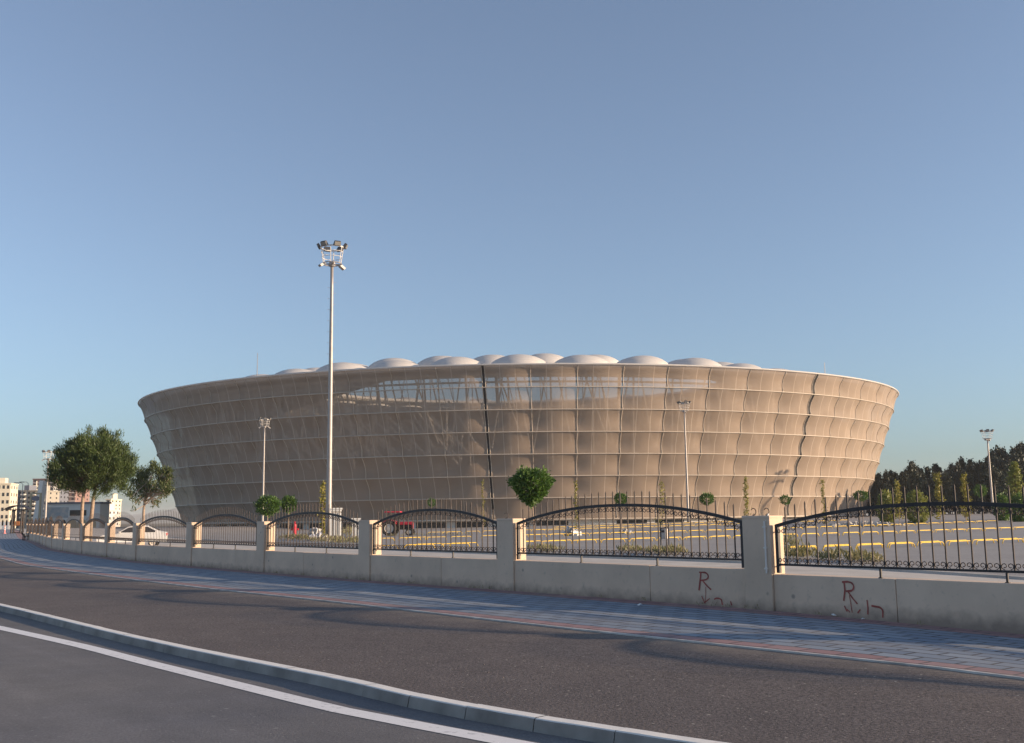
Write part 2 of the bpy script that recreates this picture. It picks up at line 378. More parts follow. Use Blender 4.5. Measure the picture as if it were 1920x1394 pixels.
far_line = [Vector((-54.5, 116, 0)), Vector((-58, 123, 0)), Vector((-64, 135, 0)), Vector((-75, 157, 0)), Vector((-95, 197, 0))]
fence_line = densify(posts + far_line, 1.0)
kerb_px = [(0, 1133), (120, 1161), (233, 1188), (433, 1230), (633, 1268), (773, 1300), (943, 1332), (1193, 1371), (1338, 1392)]
kerb_line = [gp(x, y, 0) for x, y in reversed(kerb_px)]
d0 = (kerb_line[0] - kerb_line[1]).normalized()
pre = [kerb_line[0] + d0 * t + Vector((0.02, 0.02, 0)) * t for t in (24, 16, 10, 5, 2)]
kl = kerb_line[-1]
post = [kl + Vector((-4.4, 5.2, 0)), kl + Vector((-10, 12.4, 0)), kl + Vector((-18.5, 24.5, 0)), kl + Vector((-28.5, 41, 0)), kl + Vector((-40, 64, 0)), kl + Vector((-62, 110, 0)), kl + Vector((-90, 168, 0))]
kerb_line = densify(pre + kerb_line + post, 0.8)

# ------------------------------------------------------------------ ground, road, pavements
def polar_ground():
    rs = [0.5, 3, 8, 15, 25, 40, 60, 75, 90, 105, 120, 140, 160, 185, 210, 250, 300, 400, 600, 1000, 2000, 4000, 8000, 12000]; n = 160; mb = MB(); vs = []
    for r in rs:
        for k in range(n):
            a = 2 * math.pi * k / n; x, y = r * math.sin(a), r * math.cos(a)
            vs.append((x, y, T(x, y) * (1 if r < 600 else 0) - 0.45))
    fs = [(i * n + k, i * n + (k + 1) % n, (i + 1) * n + (k + 1) % n, (i + 1) * n + k) for i in range(len(rs) - 1) for k in range(n)]
    fs.append(tuple(range(n))); mb.add(vs, fs); o = mb.build('ground', M['earth']); tag(o, kind='structure')
    o.data.flip_normals() if o.data.polygons[0].normal.z < 0 else None
polar_ground()
SW = 4.3
walk_in, walk_out = offset_line(fence_line, -0.1), offset_line(fence_line, -SW - 0.1)
strip('sidewalk', walk_in, walk_out, M['paver'], 0.0, nseg=4)
def sweep(name, line, prof, mat, terrain=True):
    """profile (offset, z); u runs along, v = 1 on the top faces"""
    mb = MB(); s = 0; L = [offset_line(line, d) for d, z in prof]
    acc = [0]
    for i in range(1, len(line)): acc.append(acc[-1] + (line[i] - line[i - 1]).length)
    for j in range(len(prof) - 1):
        vs = []; uv = []; top = 1.0 if abs(prof[j][1] - prof[j + 1][1]) < 0.015 else 0.0
        for i in range(len(line)):
            for jj in (j, j + 1):
                p = L[jj][i]; vs.append((p.x, p.y, prof[jj][1] + (T(p.x, p.y) if terrain else 0))); uv.append((acc[i], top))
        mb.add(vs, [(2 * i, 2 * i + 1, 2 * i + 3, 2 * i + 2) for i in range(len(line) - 1)], 0, uv)
    o = mb.build(name, mat); tag(o, kind='structure'); return o
sweep('sidewalk_edging', walk_out, [(0.0, -0.02), (0.0, 0.008), (-0.055, 0.008), (-0.055, -0.04)], M['edging'])
# verge between the pavement and the kerb
def resample(line, n):
    acc = [0]
    for i in range(1, len(line)): acc.append(acc[-1] + (line[i] - line[i - 1]).length)
    out = []; j = 0
    for k in range(n):
        s = acc[-1] * k / (n - 1)
        while j < len(line) - 2 and acc[j + 1] < s: j += 1
        out.append(line[j].lerp(line[j + 1], (s - acc[j]) / max(1e-6, acc[j + 1] - acc[j])))
    return out
ve_a = resample(offset_line(fence_line, -SW - 0.05), 160); ve_b = resample(offset_line(kerb_line, 0.02), 160)
strip('verge', ve_a, ve_b, M['verge'], -0.012, -0.03, nseg=8)
def kerb():
    mb = MB(); L = resample(kerb_line, 2 * len(kerb_line)); acc = 0.0
    acc_ = [0]
    for i in range(1, len(kerb_line)): acc_.append(acc_[-1] + (kerb_line[i] - kerb_line[i - 1]).length)
    n = int(acc_[-1] / 0.8); K = resample(kerb_line, n + 1)
    for i in range(n):
        a, b = K[i], K[i + 1]; t = (b - a).normalized(); nn = Vector((t.y, -t.x, 0)); dz = random.gauss(0, 0.0008); do = random.gauss(0, 0.0006); tilt = random.gauss(0, 0.001)
        prof = [(0.05, -0.1), (0.05, 0.0), (-0.08, 0.001), (-0.095, -0.014), (-0.125, -0.16)]
        m = 4; vs = []; uv = []; fs = []
        for q, (d, z) in enumerate(prof):
            for e in range(m + 1):
                f = e / m; p = a.lerp(b, 0.002 + f * 0.996) + nn * (d + do); chip = -abs(random.gauss(0, 0.003)) if q == 3 else 0
                vs.append((p.x, p.y, z + dz + tilt * (1 if e > 2 else -1) + chip + T(p.x, p.y))); uv.append((i * 0.8 + 0.02 + f * 0.76, 1.0 if q in (1, 2) else 0.0))
        w = m + 1
        for q in range(len(prof) - 1):
            for e in range(m): fs.append((q * w + e, q * w + e + 1, (q + 1) * w + e + 1, (q + 1) * w + e))
        mb.add(vs, fs, 0, uv)
    tag(mb.build('kerb', M['kerb']), kind='structure')
kerb()
rd_a = resample(offset_line(kerb_line, -0.1), 160); rd_b = resample(offset_line(kerb_line, -45), 160)
strip('road', rd_a, rd_b, M['road'], -0.105, nseg=14)
line_px = [(0, 1177), (150, 1210), (280, 1243), (560, 1312), (640, 1331), (800, 1362), (960, 1392)]
edge = [gp(x, y, -0.101) for x, y in reversed(line_px)]
edge = [Vector((p.x, p.y, 0)) for p in edge]
de = (edge[0] - edge[1]).normalized(); dl = (edge[-1] - edge[-2]).normalized()
edge = densify([edge[0] + de * 18, edge[0] + de * 9, edge[0] + de * 4] + edge + [edge[-1] + dl * 5, edge[-1] + dl * 14 + Vector((-.4, .4, 0)), edge[-1] + Vector((-25, 35, 0)), edge[-1] + Vector((-46, 75, 0))], 0.8)
strip('lane_marking', offset_line(edge, 0.1), offset_line(edge, -0.12), M['linepaint'], -0.101, nseg=1, terrain=False)

# car park: graded sheet inside the fence, pale paved margin along the wall
def inside(x, y, d=4):
    p = Vector((x, y, 0)); best = min(range(len(fence_line)), key=lambda i: (fence_line[i] - p).length_squared)
    a = fence_line[max(best - 1, 0)]; b = fence_line[min(best + 1, len(fence_line) - 1)]; t = (b - a).normalized()
    return (p - fence_line[best]).dot(Vector((t.y, -t.x, 0))) > d
def lot():
    xs = np.arange(-70, 171, 4.0); ys = np.arange(-20, 241, 4.0); mb = MB(); idx = {}; vs = []; fs = []
    ok = {}
    for i, x in enumerate(xs):
        for j, y in enumerate(ys): ok[i, j] = inside(x, y)
    def vid(i, j):
        if (i, j) not in idx: idx[i, j] = len(vs); vs.append((xs[i], ys[j], T(xs[i], ys[j]) - 0.02))
        return idx[i, j]
    for i in range(len(xs) - 1):
        for j in range(len(ys) - 1):
            q = [(i, j), (i + 1, j), (i + 1, j + 1), (i, j + 1)]
            if all(ok[c] for c in q): fs.append(tuple(vid(*c) for c in q))
    mb.add(vs, fs); tag(mb.build('parking_lot', M['lot']), kind='structure')
lot()
PW = 13.0
nf = len(fence_line)
strip('inner_pavement', offset_line(fence_line, 0.1), offset_line(fence_line, PW), M['concrete'], 0.05, nseg=10)
sweep('inner_kerb', offset_line(fence_line, PW), [(0.0, 0.05), (0.0, 0.12), (0.18, 0.12), (0.18, -0.06)], M['concrete'])

# hills far to the left
def hills():
    mb = MB(); vs = []; n = 140
    for k in range(n):
        az = R(-32 + 64 * k / (n - 1)); h = 28 + 14 * math.sin(k * 0.23) + 9 * math.sin(k * 0.61 + 1) + 4 * math.sin(k * 1.7)
        for d, z in ((5200, -1), (5900, h * 0.8 + 22), (6800, h * 1.2 + 34), (7600, -1)):
            vs.append((math.sin(az) * d, math.cos(az) * d, z))
    fs = [(4 * k + j, 4 * k + 4 + j, 4 * k + 5 + j, 4 * k + 1 + j) for k in range(n - 1) for j in range(3)]
    mb.add(vs, fs); tag(mb.build('hills', M['hill'], smooth=True), kind='structure')
hills()

# ------------------------------------------------------------------ boundary wall
WT, PT = 0.67, 1.58
def jit(): return random.uniform(-1, 1)
def boundary_wall():
    w = empty('boundary_wall', posts[4], 0, 'long low cream plastered wall with square posts, red graffiti near its right end', 'wall')
    off = Vector(posts[4])
    seg_info = []
    for i, p in enumerate(posts):
        t = (posts[min(i + 1, len(posts) - 1)] - posts[max(i - 1, 0)]).normalized(); rz = math.atan2(t.y, t.x)
        rot = Matrix.Rotation(rz, 3, 'Z'); g = T(p.x, p.y)
        mb = MB(); mb.box(p - off + Vector((0, 0, g + PT / 2 - 0.15)), (0.58, 0.38, PT + 0.3 - 0.05), rot)
        mb.box(p - off + Vector((0, 0, g + PT - 0.01)), (0.60, 0.40, 0.045), rot, top=0.97)
        o = mb.build('post', M['wall'], w)
        bv = o.modifiers.new('bevel', 'BEVEL'); bv.width = 0.012; bv.segments = 2; bv.limit_method = 'ANGLE'
    for i in range(len(posts) - 1):
        a, b = posts[i], posts[i + 1]; t = (b - a).normalized(); rz = math.atan2(t.y, t.x); rot = Matrix.Rotation(rz, 3, 'Z')
        L = (b - a).length - 0.57; g0 = T(a.x, a.y); c = (a + b) / 2; g = T(c.x, c.y)
        mb = MB(); cut = random.uniform(0.3, 0.65); x0 = -L / 2
        for (s0, s1) in ((0, cut), (cut, 1)):       # cast in two lengths with a movement joint
            l = (s1 - s0) * L - 0.012; cx = x0 + (s0 + s1) / 2 * L
            mb.box(c - off + rot @ Vector((cx, 0, 0)) + Vector((0, 0, g + WT / 2 - 0.15 + 0.003 * jit())), (l, 0.31 + 0.004 * jit(), WT + 0.3), rot)
        mb.box(c - off + rot @ Vector((x0 + cut * L, 0, 0)) + Vector((0, 0, g + WT / 2 - 0.16)), (0.02, 0.27, WT + 0.26), rot)
        o = mb.build('wall_section', M['wall'], w)
        bv = o.modifiers.new('bevel', 'BEVEL'); bv.width = 0.01; bv.segments = 2; bv.limit_method = 'ANGLE'
    # electrical pipe on the widest post, iron hooks on two post tops
    p = posts[4]; t = (posts[5] - posts[3]).normalized(); nin = Vector((t.y, -t.x, 0))
    b = -t * 0.2 - nin * 0.205
    mb = MB(); mb.tube([b + Vector((0, 0, 0.62)), b + Vector((0, 0, 1.5))], 0.018, 8); mb.tube([b + Vector((0.02, 0.0, 1.5)), b + nin * 0.12 + Vector((0, 0, 1.62))], 0.014, 6)
    for z in (0.7, 1.05, 1.4): mb.box(b + Vector((0, 0, z)), (0.055, 0.055, 0.03), Matrix.Rotation(math.atan2(t.y, t.x), 3, 'Z'))
    mb.build('pipe', M['steel_white'], w)
    for q in (4, 5):
        for sgn in (-0.1, 0.18):
            if q == 5 and sgn < 0: continue
            c = posts[q] - off + t * sgn; mb = MB(); pts = []
            for k in range(13):
                a = -0.5 + k / 12 * (2 * math.pi - 1.6); pts.append(c + Vector((math.sin(a) * 0.045, 0, 1.66 + T(posts[q].x, posts[q].y) - math.cos(a) * 0.06)))
            mb.tube(pts, 0.008, 5); mb.tube([c + Vector((0, 0, 1.57)), c + Vector((0.01, 0, 1.63))], 0.009, 5); mb.build('hook', M['picket'], w)
    # spray-painted marks: strokes given in metres along the wall (to the right) and height
    def graffiti(i, strokes, x_from_left_post, sc=1.0):
        a, b = posts[i], posts[i + 1]; t = (a - b).normalized(); nout = Vector((t.y, -t.x, 0)) if Vector((t.y, -t.x, 0)).y < 0 else Vector((-t.y, t.x, 0))
        mb = MB()
        for st, wd in strokes:
            for k in range(len(st) - 1):
                p0 = Vector(st[k]); p1 = Vector(st[k + 1]); d = (p1 - p0); ln = d.length; d = d / ln; n2 = Vector((-d.y, d.x)); p0 = p0 - d * wd * 0.25; p1 = p1 + d * wd * 0.25
                w0 = wd * random.uniform(0.8, 1.15); w1 = wd * random.uniform(0.8, 1.15)
                qs = [p0 + n2 * w0 / 2, p1 + n2 * w1 / 2, p1 - n2 * w1 / 2, p0 - n2 * w0 / 2]
                lift = 0.161 + 0.0015 * random.random()
                vs = [b - off + t * (x_from_left_post + q.x * sc) + nout * lift + Vector((0, 0, q.y)) for q in qs]
                mb.add(vs, [(0, 1, 2, 3)])
        mb.build('graffiti', M['spray'], w)
    def arc(cx, cy, rx, ry, a0, a1, n=10): return [(cx + rx * math.cos(R(a0 + (a1 - a0) * k / n)), cy + ry * math.sin(R(a0 + (a1 - a0) * k / n))) for k in range(n + 1)]
    first_mark = [([(0.0, 0.27), (0.03, 0.42), (0.06, 0.59)], 0.034), ([(0.02, 0.585)] + arc(0.12, 0.52, 0.11, 0.068, 100, -80) + [(0.05, 0.44)], 0.028), ([(0.08, 0.45), (0.19, 0.35), (0.28, 0.29)], 0.026),
                  ([(0.16, 0.33), (0.155, 0.2), (0.13, 0.04)], 0.012), ([(0.06, 0.16), (0.12, 0.05), (0.24, 0.13)], 0.02), (arc(0.43, 0.1, 0.09, 0.045, 150, 0) + [(0.53, 0.04)], 0.026), ([(0.72, 0.1), (0.74, 0.045)], 0.026)]
    second_mark = [([(0.02, 0.53), (0.03, 0.4), (-0.01, 0.24)], 0.034), ([(-0.02, 0.525), (0.1, 0.535)] + arc(0.13, 0.46, 0.11, 0.07, 70, -100) + [(0.06, 0.385)], 0.03), ([(0.1, 0.38), (0.2, 0.28), (0.3, 0.2)], 0.024),
                   ([(0.13, 0.32), (0.15, 0.2), (0.17, 0.06)], 0.016), ([(0.0, 0.15), (0.05, 0.075)], 0.026), ([(0.06, 0.1), (0.12, 0.06)], 0.016), ([(0.3, 0.06), (0.36, 0.11)], 0.024),
                   ([(0.53, 0.26), (0.54, 0.15), (0.53, 0.05)], 0.026), ([(0.63, 0.18), (0.76, 0.17)] + arc(0.76, 0.1, 0.11, 0.07, 80, -10, 6) + [(0.86, 0.02)], 0.032)]
    graffiti(3, second_mark, 1.62, 0.76)
    L4 = (posts[4] - posts[5]).length
    graffiti(4, first_mark, L4 - 1.36)
    return w
boundary_wall()

# ------------------------------------------------------------------ iron fence panels
panel_labels = {
    0: 'arched black iron railing panel on the wall, hidden far outside the right edge',
    1: 'arched black iron railing panel on the wall, second beyond the right edge',
    2: 'arched black iron railing panel on the wall, just beyond the right edge',
    3: 'large arched black iron railing panel cut by the right edge of the photo',
    4: 'large arched black iron railing panel in front of the grey litter bin',
    5: 'arched black iron railing panel in front of the red tractor',
    6: 'arched black iron railing panel in front of the red hydrant and white pillar',
    7: 'arched black iron railing panel in front of the dark window strip',
    8: 'arched black iron railing panel in front of the white car\'s rear and red tail light',
    9: 'short looking arched iron railing panel in front of the white car\'s side windows',
    10: 'arched iron railing panel in front of the white car\'s bonnet',
    11: 'arched iron railing panel below the two trunks of the big pine',
}
def fence_panel(i):
    a, b = posts[i], posts[i + 1]; t = (b - a).normalized(); L = (b - a).length - 0.58; c = (a + b) / 2
    g = T(c.x, c.y); near = 2 <= i <= 8; mid = i <= 11
    lab = panel_labels.get(i)
    grp = 'iron railing panels between the wall posts'
    if lab is None: lab = ('small distant arched iron railing panel on the far wall beside the dark lamp pole' if i < 15 else 'tiny distant arched iron railing panel at the far end of the wall near the bench')
    if i <= 1: return
    nrm = Vector((t.y, -t.x, 0)); root = empty('railing_panel', Vector((c.x, c.y, g)) - nrm * 0.09, math.atan2(t.y, t.x), lab, 'railing', grp)
    H = L / 2; z0, ze, zp = 0.83, 1.475, (1.8 if i == 3 else 1.83)
    def arch(x):
        u = x / (H - 0.05)
        return ze + (zp - ze) * max(0, 1 - abs(u) ** 2.15)
    mb = MB(); n = 28 if near else 16; xs = [-H + 0.05 + (2 * H - 0.1) * k / n for k in range(n + 1)]
    # arched rail: rectangular section swept
    vs = []
    for x in xs:
        z = arch(x)
        for y, dz in ((-0.025, -0.029), (0.025, -0.029), (0.025, 0.029), (-0.025, 0.029)): vs.append((x, y, z + dz))
    fs = [(4 * k + j, 4 * k + (j + 1) % 4, 4 * k + 4 + (j + 1) % 4, 4 * k + 4 + j) for k in range(n) for j in range(4)] + [(0, 1, 2, 3), (4 * n + 3, 4 * n + 2, 4 * n + 1, 4 * n)]
    mb.add(vs, fs); mb.build('arch_rail', M['iron'], root)
    mb = MB(); mb.box((0, 0, z0), (2 * H - 0.16, 0.035, 0.035)); mb.build('bottom_rail', M['iron'], root)
    if i > 10: mb = MB(); mb.box((0, 0, z0 + 0.17), (2 * H - 0.16, 0.016, 0.012)); mb.build('lower_rail', M['picket'], root)
    for sx in (-1, 1):
        mb = MB(); mb.box((sx * (H - 0.075), 0, (WT + ze) / 2 + 0.02), (0.06, 0.06, ze - WT)); mb.build('stile', M['iron'], root)
        for z in (1.38, 0.8):
            mb = MB(); mb.tube([(sx * (H - 0.06), -0.02, z), (sx * (H - 0.02), -0.07, z), (sx * (H + 0.004), -0.13, z - 0.02)], 0.011, 5); mb.build('bracket', M['iron'], root)
        mb = MB(); mb.box((sx * H / 3, 0, (z0 + WT) / 2 - 0.005), (0.03, 0.03, z0 - WT - 0.03)); mb.box((sx * H / 3, 0, WT + 0.005), (0.06, 0.05, 0.012)); mb.build('foot', M['iron'], root)
    NP = max(8, int(round((2 * H - 0.16) / 0.2))); sp = (2 * H - 0.1) / NP
    sc_t, sc_b = MB(), MB(); rr = 0.008 if near else 0.009; ns = 9 if near else 6
    def cscroll(m, cx, cz, r, flip, hand):
        pts = []
        for k in range(ns + 1):
            th = k / ns * R(400); rad = r * (1 - 0.62 * k / ns); pts.append((cx + hand * (rad * math.sin(th) - r * 0.1), 0, cz + flip * (-r * 0.05 + rad * math.cos(th))))
        m.tube(pts, rr, 4, caps=False)
    for k in range(1, NP):
        x = -H + 0.05 + sp * k; za = arch(x)
        mb = MB(); hw = 0.0095 if i <= 6 else (0.007 if i <= 8 else 0.005)
        mb.box((x, 0, (z0 + za + 0.26) / 2), (hw * 2, hw * 2, za + 0.26 - z0)); mb.box((x, 0, za + 0.275), (hw * 1.6, hw * 1.6, 0.03), top=0.2)
        mb.build('picket', M['picket'], root)
    if i <= 10:
        for k in range(NP):
            x = -H + 0.05 + sp * (k + 0.5); za = min(arch(x - sp * 0.4), arch(x + sp * 0.4))
            for hd in (-1, 1):
                cscroll(sc_t, x + hd * sp * 0.24, za - 0.03 - sp * 0.26, sp * 0.25, 1, hd)
                cscroll(sc_b, x + hd * sp * 0.24, z0 + 0.02 + sp * 0.26, sp * 0.25, -1, hd)
        sc_t.build('scrollwork', M['picket'], root); sc_b.build('scrollwork', M['picket'], root)
for i in range(len(posts) - 1): fence_panel(i)

# ------------------------------------------------------------------ stadium
def stadium():
    D, CX = 249.0, 1.35
    A1, B1, A0, B0 = 88.4, 72.6, 79.0, 63.4
    Z0, Z1, ROWS, NB = 1.3, 28.0, 7, 61
    root = empty('stadium', (CX, D, 0), 0, 'bowl-shaped stadium wrapped in beige mesh panels with white dome roof', 'stadium')
    # equal arc lengths round the top rim
    fine = np.linspace(0, 2 * math.pi, 20001); xy = np.stack([A1 * np.sin(fine), -B1 * np.cos(fine)], 1)
    acc = np.concatenate([[0], np.cumsum(np.linalg.norm(np.diff(xy, axis=0), axis=1))]); per = acc[-1]
    s_off = np.interp(R(360 - 4.2), fine, acc)
    def ang(s): return float(np.interp((s_off + s * per / NB) % per, acc, fine))
    def P(ph, h, out=0.0, inset=0.0):
        k = (h - Z0) / (Z1 - Z0); a = A0 + (A1 - A0) * k - inset + out; b = B0 + (B1 - B0) * k - inset + out; sh = 0.8 * (1 - k)
        return Vector((sh + a * math.sin(ph), -b * math.cos(ph), h))
    def sag(u, v): return -0.6 * math.sin(math.pi * v) * (1 - 0.42 * math.sin(math.pi * u)) + 0.22 * math.sin(math.pi * u) * (0.35 + 0.65 * math.sin(math.pi * v))
    seams = {0, 8, 16, 24, 32, 40}
    NU, NV = 12, 7
    for k in range(NB):
        sw = lambda q: 0.032 if q == 0 else 0.048
        u0 = sw(k) if k in seams else 0.0; u1 = 1 - sw((k + 1) % NB) if (k + 1) % NB in seams else 1.0
        vs, uv, fs = [], [], []
        for r in range(ROWS):
            base = len(vs)
            for j in range(NV + 1):
                v = j / NV; h = Z0 + (Z1 - Z0) * (r + v) / ROWS
                for i in range(NU + 1):
                    u = i / NU; uu = u0 + (u1 - u0) * u
                    vs.append(P(ang(k + uu), h, sag(u, v))); uv.append((u, r + v))
            w = NU + 1
            fs += [(base + j * w + i, base + j * w + i + 1, base + (j + 1) * w + i + 1, base + (j + 1) * w + i) for j in range(NV) for i in range(NU)]
        mb = MB(); mb.add(vs, fs, 0, uv); mb.build('facade_panel', M['fabric'], root, smooth=True)
    for r in range(ROWS + 1):
        h = Z0 + (Z1 - Z0) * r / ROWS; mb = MB()
        mb.tube([P(2 * math.pi * k / 240, h, 0.1) for k in range(240)], 0.17 if r == ROWS else (0.105 if r else 0.16), 6, closed=True)
        mb.build('ring_beam', M['membrane' if r == ROWS else 'frame_beige'], root, smooth=True)
    for k in range(NB):
        mb = MB(); offs = (-(0.032 if k == 0 else 0.048), 0.032 if k == 0 else 0.048) if k in seams else (0.0,)
        for du in offs:
            pts = []
            for r in range(ROWS):
                for j in range(5):
                    v = j / 5; pts.append(P(ang(k + du), Z0 + (Z1 - Z0) * (r + v) / ROWS, sag(0, v) + 0.05))
            pts.append(P(ang(k + du), Z1, 0.05)); mb.tube(pts, 0.065, 5)
        mb.build('mullion', M['frame_beige'], root, smooth=True)
        if k in seams:
            mb = MB(); vs = []
            for j in range(30):
                h = Z0 + (Z1 + 0.2 - Z0) * j / 29; vv = (j / 29 * ROWS) % 1
                for du in ((-0.028, 0.028) if k == 0 else (-0.042, 0.042)): vs.append(P(ang(k + du), h, sag(0, vv) + 0.02))
            mb.add(vs, [(2 * j, 2 * j + 1, 2 * j + 3, 2 * j + 2) for j in range(29)]); mb.build('expansion_gap', M['dark'], root)
    # base wall with dark window strip
    mb = MB(); n = 160
    vs = []
    for k in range(n):
        ph = 2 * math.pi * k / n
        for h in (-0.6, Z0 - 0.12): q = P(ph, Z0, 0, 1.1); vs.append((q.x, q.y, h))
    mb.add(vs, [(2 * k, 2 * ((k + 1) % n), 2 * ((k + 1) % n) + 1, 2 * k + 1) for k in range(n)])
    vs = []
    for k in range(n):
        ph = 2 * math.pi * k / n
        for ins in (-0.1, 1.6): q = P(ph, Z0, 0, ins); vs.append((q.x, q.y, Z0 - 0.12 if ins > 0 else Z0 - 0.1))
    mb.add(vs, [(2 * k, 2 * ((k + 1) % n), 2 * ((k + 1) % n) + 1, 2 * k + 1) for k in range(n)])
    mb.build('base_wall', M['steel_white'], root)
    for k in range(-13, 12):
        s0, s1 = k + 0.04, k + 0.82
        if k in (2, 5): continue
        mb = MB(); pts = []
        for h in (0.02, 1.02):
            for q in range(4): p = P(ang(s0 + (s1 - s0) * q / 3), Z0, 0, 1.06); pts.append((p.x, p.y, h))
        mb.add(pts, [(q, q + 1, q + 5, q + 4) for q in range(3)]); w = mb.build('window', M['glass'], root)
        mb = MB()
        for q in range(5):
            p = P(ang(s0 + (s1 - s0) * (q + 0.5) / 5), Z0, 0, 1.03); mb.box((p.x, p.y, 0.52), (0.07, 0.07, 1.0))
        mb.build('mullion', M['lampdark'], w)
    # seating bowl
    prof = [(14.5, 0.0), (9.5, 21.2), (10.5, 21.2), (10.0, 20.2), (20, 14.0), (21, 11.5), (36, 2.0), (38, 0.2)]; mb = MB(); vs = []; n = 120
    for ins, z in prof:
        for k in range(n):
            ph = 2 * math.pi * k / n; pd = (math.degrees(ph) + 180) % 360 - 180; low = 0.0
            vs.append(((A1 - ins) * math.sin(ph), -(B1 - ins) * math.cos(ph), min(z, 21.2 - 12.2 * low)))
    mb.add(vs, [(i * n + k, i * n + (k + 1) % n, (i + 1) * n + (k + 1) % n, (i + 1) * n + k) for i in range(len(prof) - 1) for k in range(n)])
    mb.build('seating_bowl', M['stand'], root)
    # roof
    prof = [(0.2, 27.95), (1.2, 28.3), (8, 28.9), (16, 29.9), (26, 31.5), (34, 33.2), (40, 33.6), (40, 32.9), (33, 32.6), (24, 30.7), (12, 28.9), (3, 27.8)]; mb = MB(); vs = []
    for ins, z in prof:
        for k in range(n):
            ph = 2 * math.pi * k / n; vs.append(((A1 - ins) * math.sin(ph), -(B1 - ins) * math.cos(ph), z))
    mb.add(vs, [(i * n + k, i * n + (k + 1) % n, (i + 1) * n + (k + 1) % n, (i + 1) * n + k) for i in range(len(prof) - 1) for k in range(n)])
    roof = mb.build('roof', M['membrane'], root, smooth=True)
    for ins, zb, num, rad, hh, ph0 in ((21, 29.6, 31, 6.1, 3.25, 0.0), (32, 31.8, 29, 5.8, 3.1, 0.5)):
        a, b = A1 - ins, B1 - ins; f2 = np.linspace(0, 2 * math.pi, 8001); q = np.stack([a * np.sin(f2), -b * np.cos(f2)], 1)
        ac = np.concatenate([[0], np.cumsum(np.linalg.norm(np.diff(q, axis=0), axis=1))])
        mb = MB(); mb.lathe([(rad * math.sin(R(x)), hh * math.cos(R(x))) for x in (90, 82, 72, 60, 48, 36, 24, 12, 0.5)], n=28); proto = None
        for k in range(num):
            ph = float(np.interp(((k + ph0) / num * ac[-1]) % ac[-1], ac, f2))
            if proto is None: proto = mb.build('roof_dome', M['membrane'], roof, smooth=True); o = proto
            else: o = proto.copy(); col.objects.link(o); o.parent = roof
            o.location = (a * math.sin(ph), -b * math.cos(ph), zb); sc = random.uniform(0.95, 1.05); o.scale = (sc, sc, sc * random.uniform(0.96, 1.03))
    def ell(ins, z, m=160): return [((A1 - ins) * math.sin(2 * math.pi * k / m), -(B1 - ins) * math.cos(2 * math.pi * k / m), z) for k in range(m)]
    mb = MB(); mb.tube(ell(8, 27.2), 0.4, 6, closed=True); mb.tube(ell(8, 26.0), 0.2, 6, closed=True); mb.tube(ell(39, 33.0), 0.4, 6, closed=True)
    mb.build('roof_girder', M['steel_white'], root)
    mb = MB(); vs = []; m_ = 40
    for q in range(m_ + 1):
        ph = R(-105 + 90 * q / m_)
        for z in (20.5 + 7.6 * ((max(0, q - 27) / 13) ** 1.3), 28.6): vs.append(((A1 - 9.5) * math.sin(ph), -(B1 - 9.5) * math.cos(ph), z))
    mb.add(vs, [(2 * q, 2 * q + 1, 2 * q + 3, 2 * q + 2) for q in range(m_)]); mb.build('added_screen', M['stand'], root)  # added screen, hides the bright far roof behind the left mesh
    # struts between the bowl and the roof edge, seen through the mesh
    def Q(s_, ins, z): return P(ang(s_), z, 0, ins)
    for k in range(-17, 18):
        mb = MB(); rr = random.random
        mb.tube([Q(k + 0.5, 3.5, 11), Q(k + 0.5, 6.5, 27)], 0.17, 5)
        mb.tube([Q(k + 0.05, 3.6, 14), Q(k + 0.38, 6.5, 27)], 0.13, 5); mb.tube([Q(k + 0.95, 3.6, 15), Q(k + 0.68, 6.5, 27)], 0.13, 5)
        if k % 2 == 0: mb.tube([Q(k + 0.8, 2.5, 15), Q(k + 0.3, 6.0, 27)], 0.15, 5)
        if k % 3 == 0: mb.tube([Q(k + 0.22, 7, 17), Q(k + 0.22, 8, 27)], 0.32, 5)
        if -8 <= k < 3:
            for q in range(5): mb.tube([Q(k + q * 0.2 + 0.05, 4.5, 20.5), Q(k + q * 0.2 + 0.05 + random.choice((-0.18, 0.0, 0.18)), 6.5, 27)], 0.09, 5)
        if -11 <= k < 0:
            for q in range(9 if k > -6 else 4):
                x = k + rr(); z = 11 + 4 * rr(); d = -0.5 - 0.3 * rr() if rr() < 0.65 else 0.02
                mb.tube([Q(x, 2.0 + 3 * rr(), z), Q(x + d, 4.0 + 2 * rr(), z + 4 + 5 * rr())], 0.19, 5)
        mb.build('strut', M['strut'], root)
    mb = MB()
    mb.tube([Vector((A1 * 0.94 * math.sin(R(-37)), -B1 * 0.94 * math.cos(R(-37)), z)) for z in (28, 33.5)], [0.09, 0.05], 5); mb.build('antenna', M['galv'], root)
    mb = MB(); mb.tube([Vector((A1 * 0.94 * math.sin(R(47)), -B1 * 0.94 * math.cos(R(47)), z)) for z in (28, 31.5)], [0.09, 0.05], 5); mb.build('antenna', M['galv'], root)
stadium()

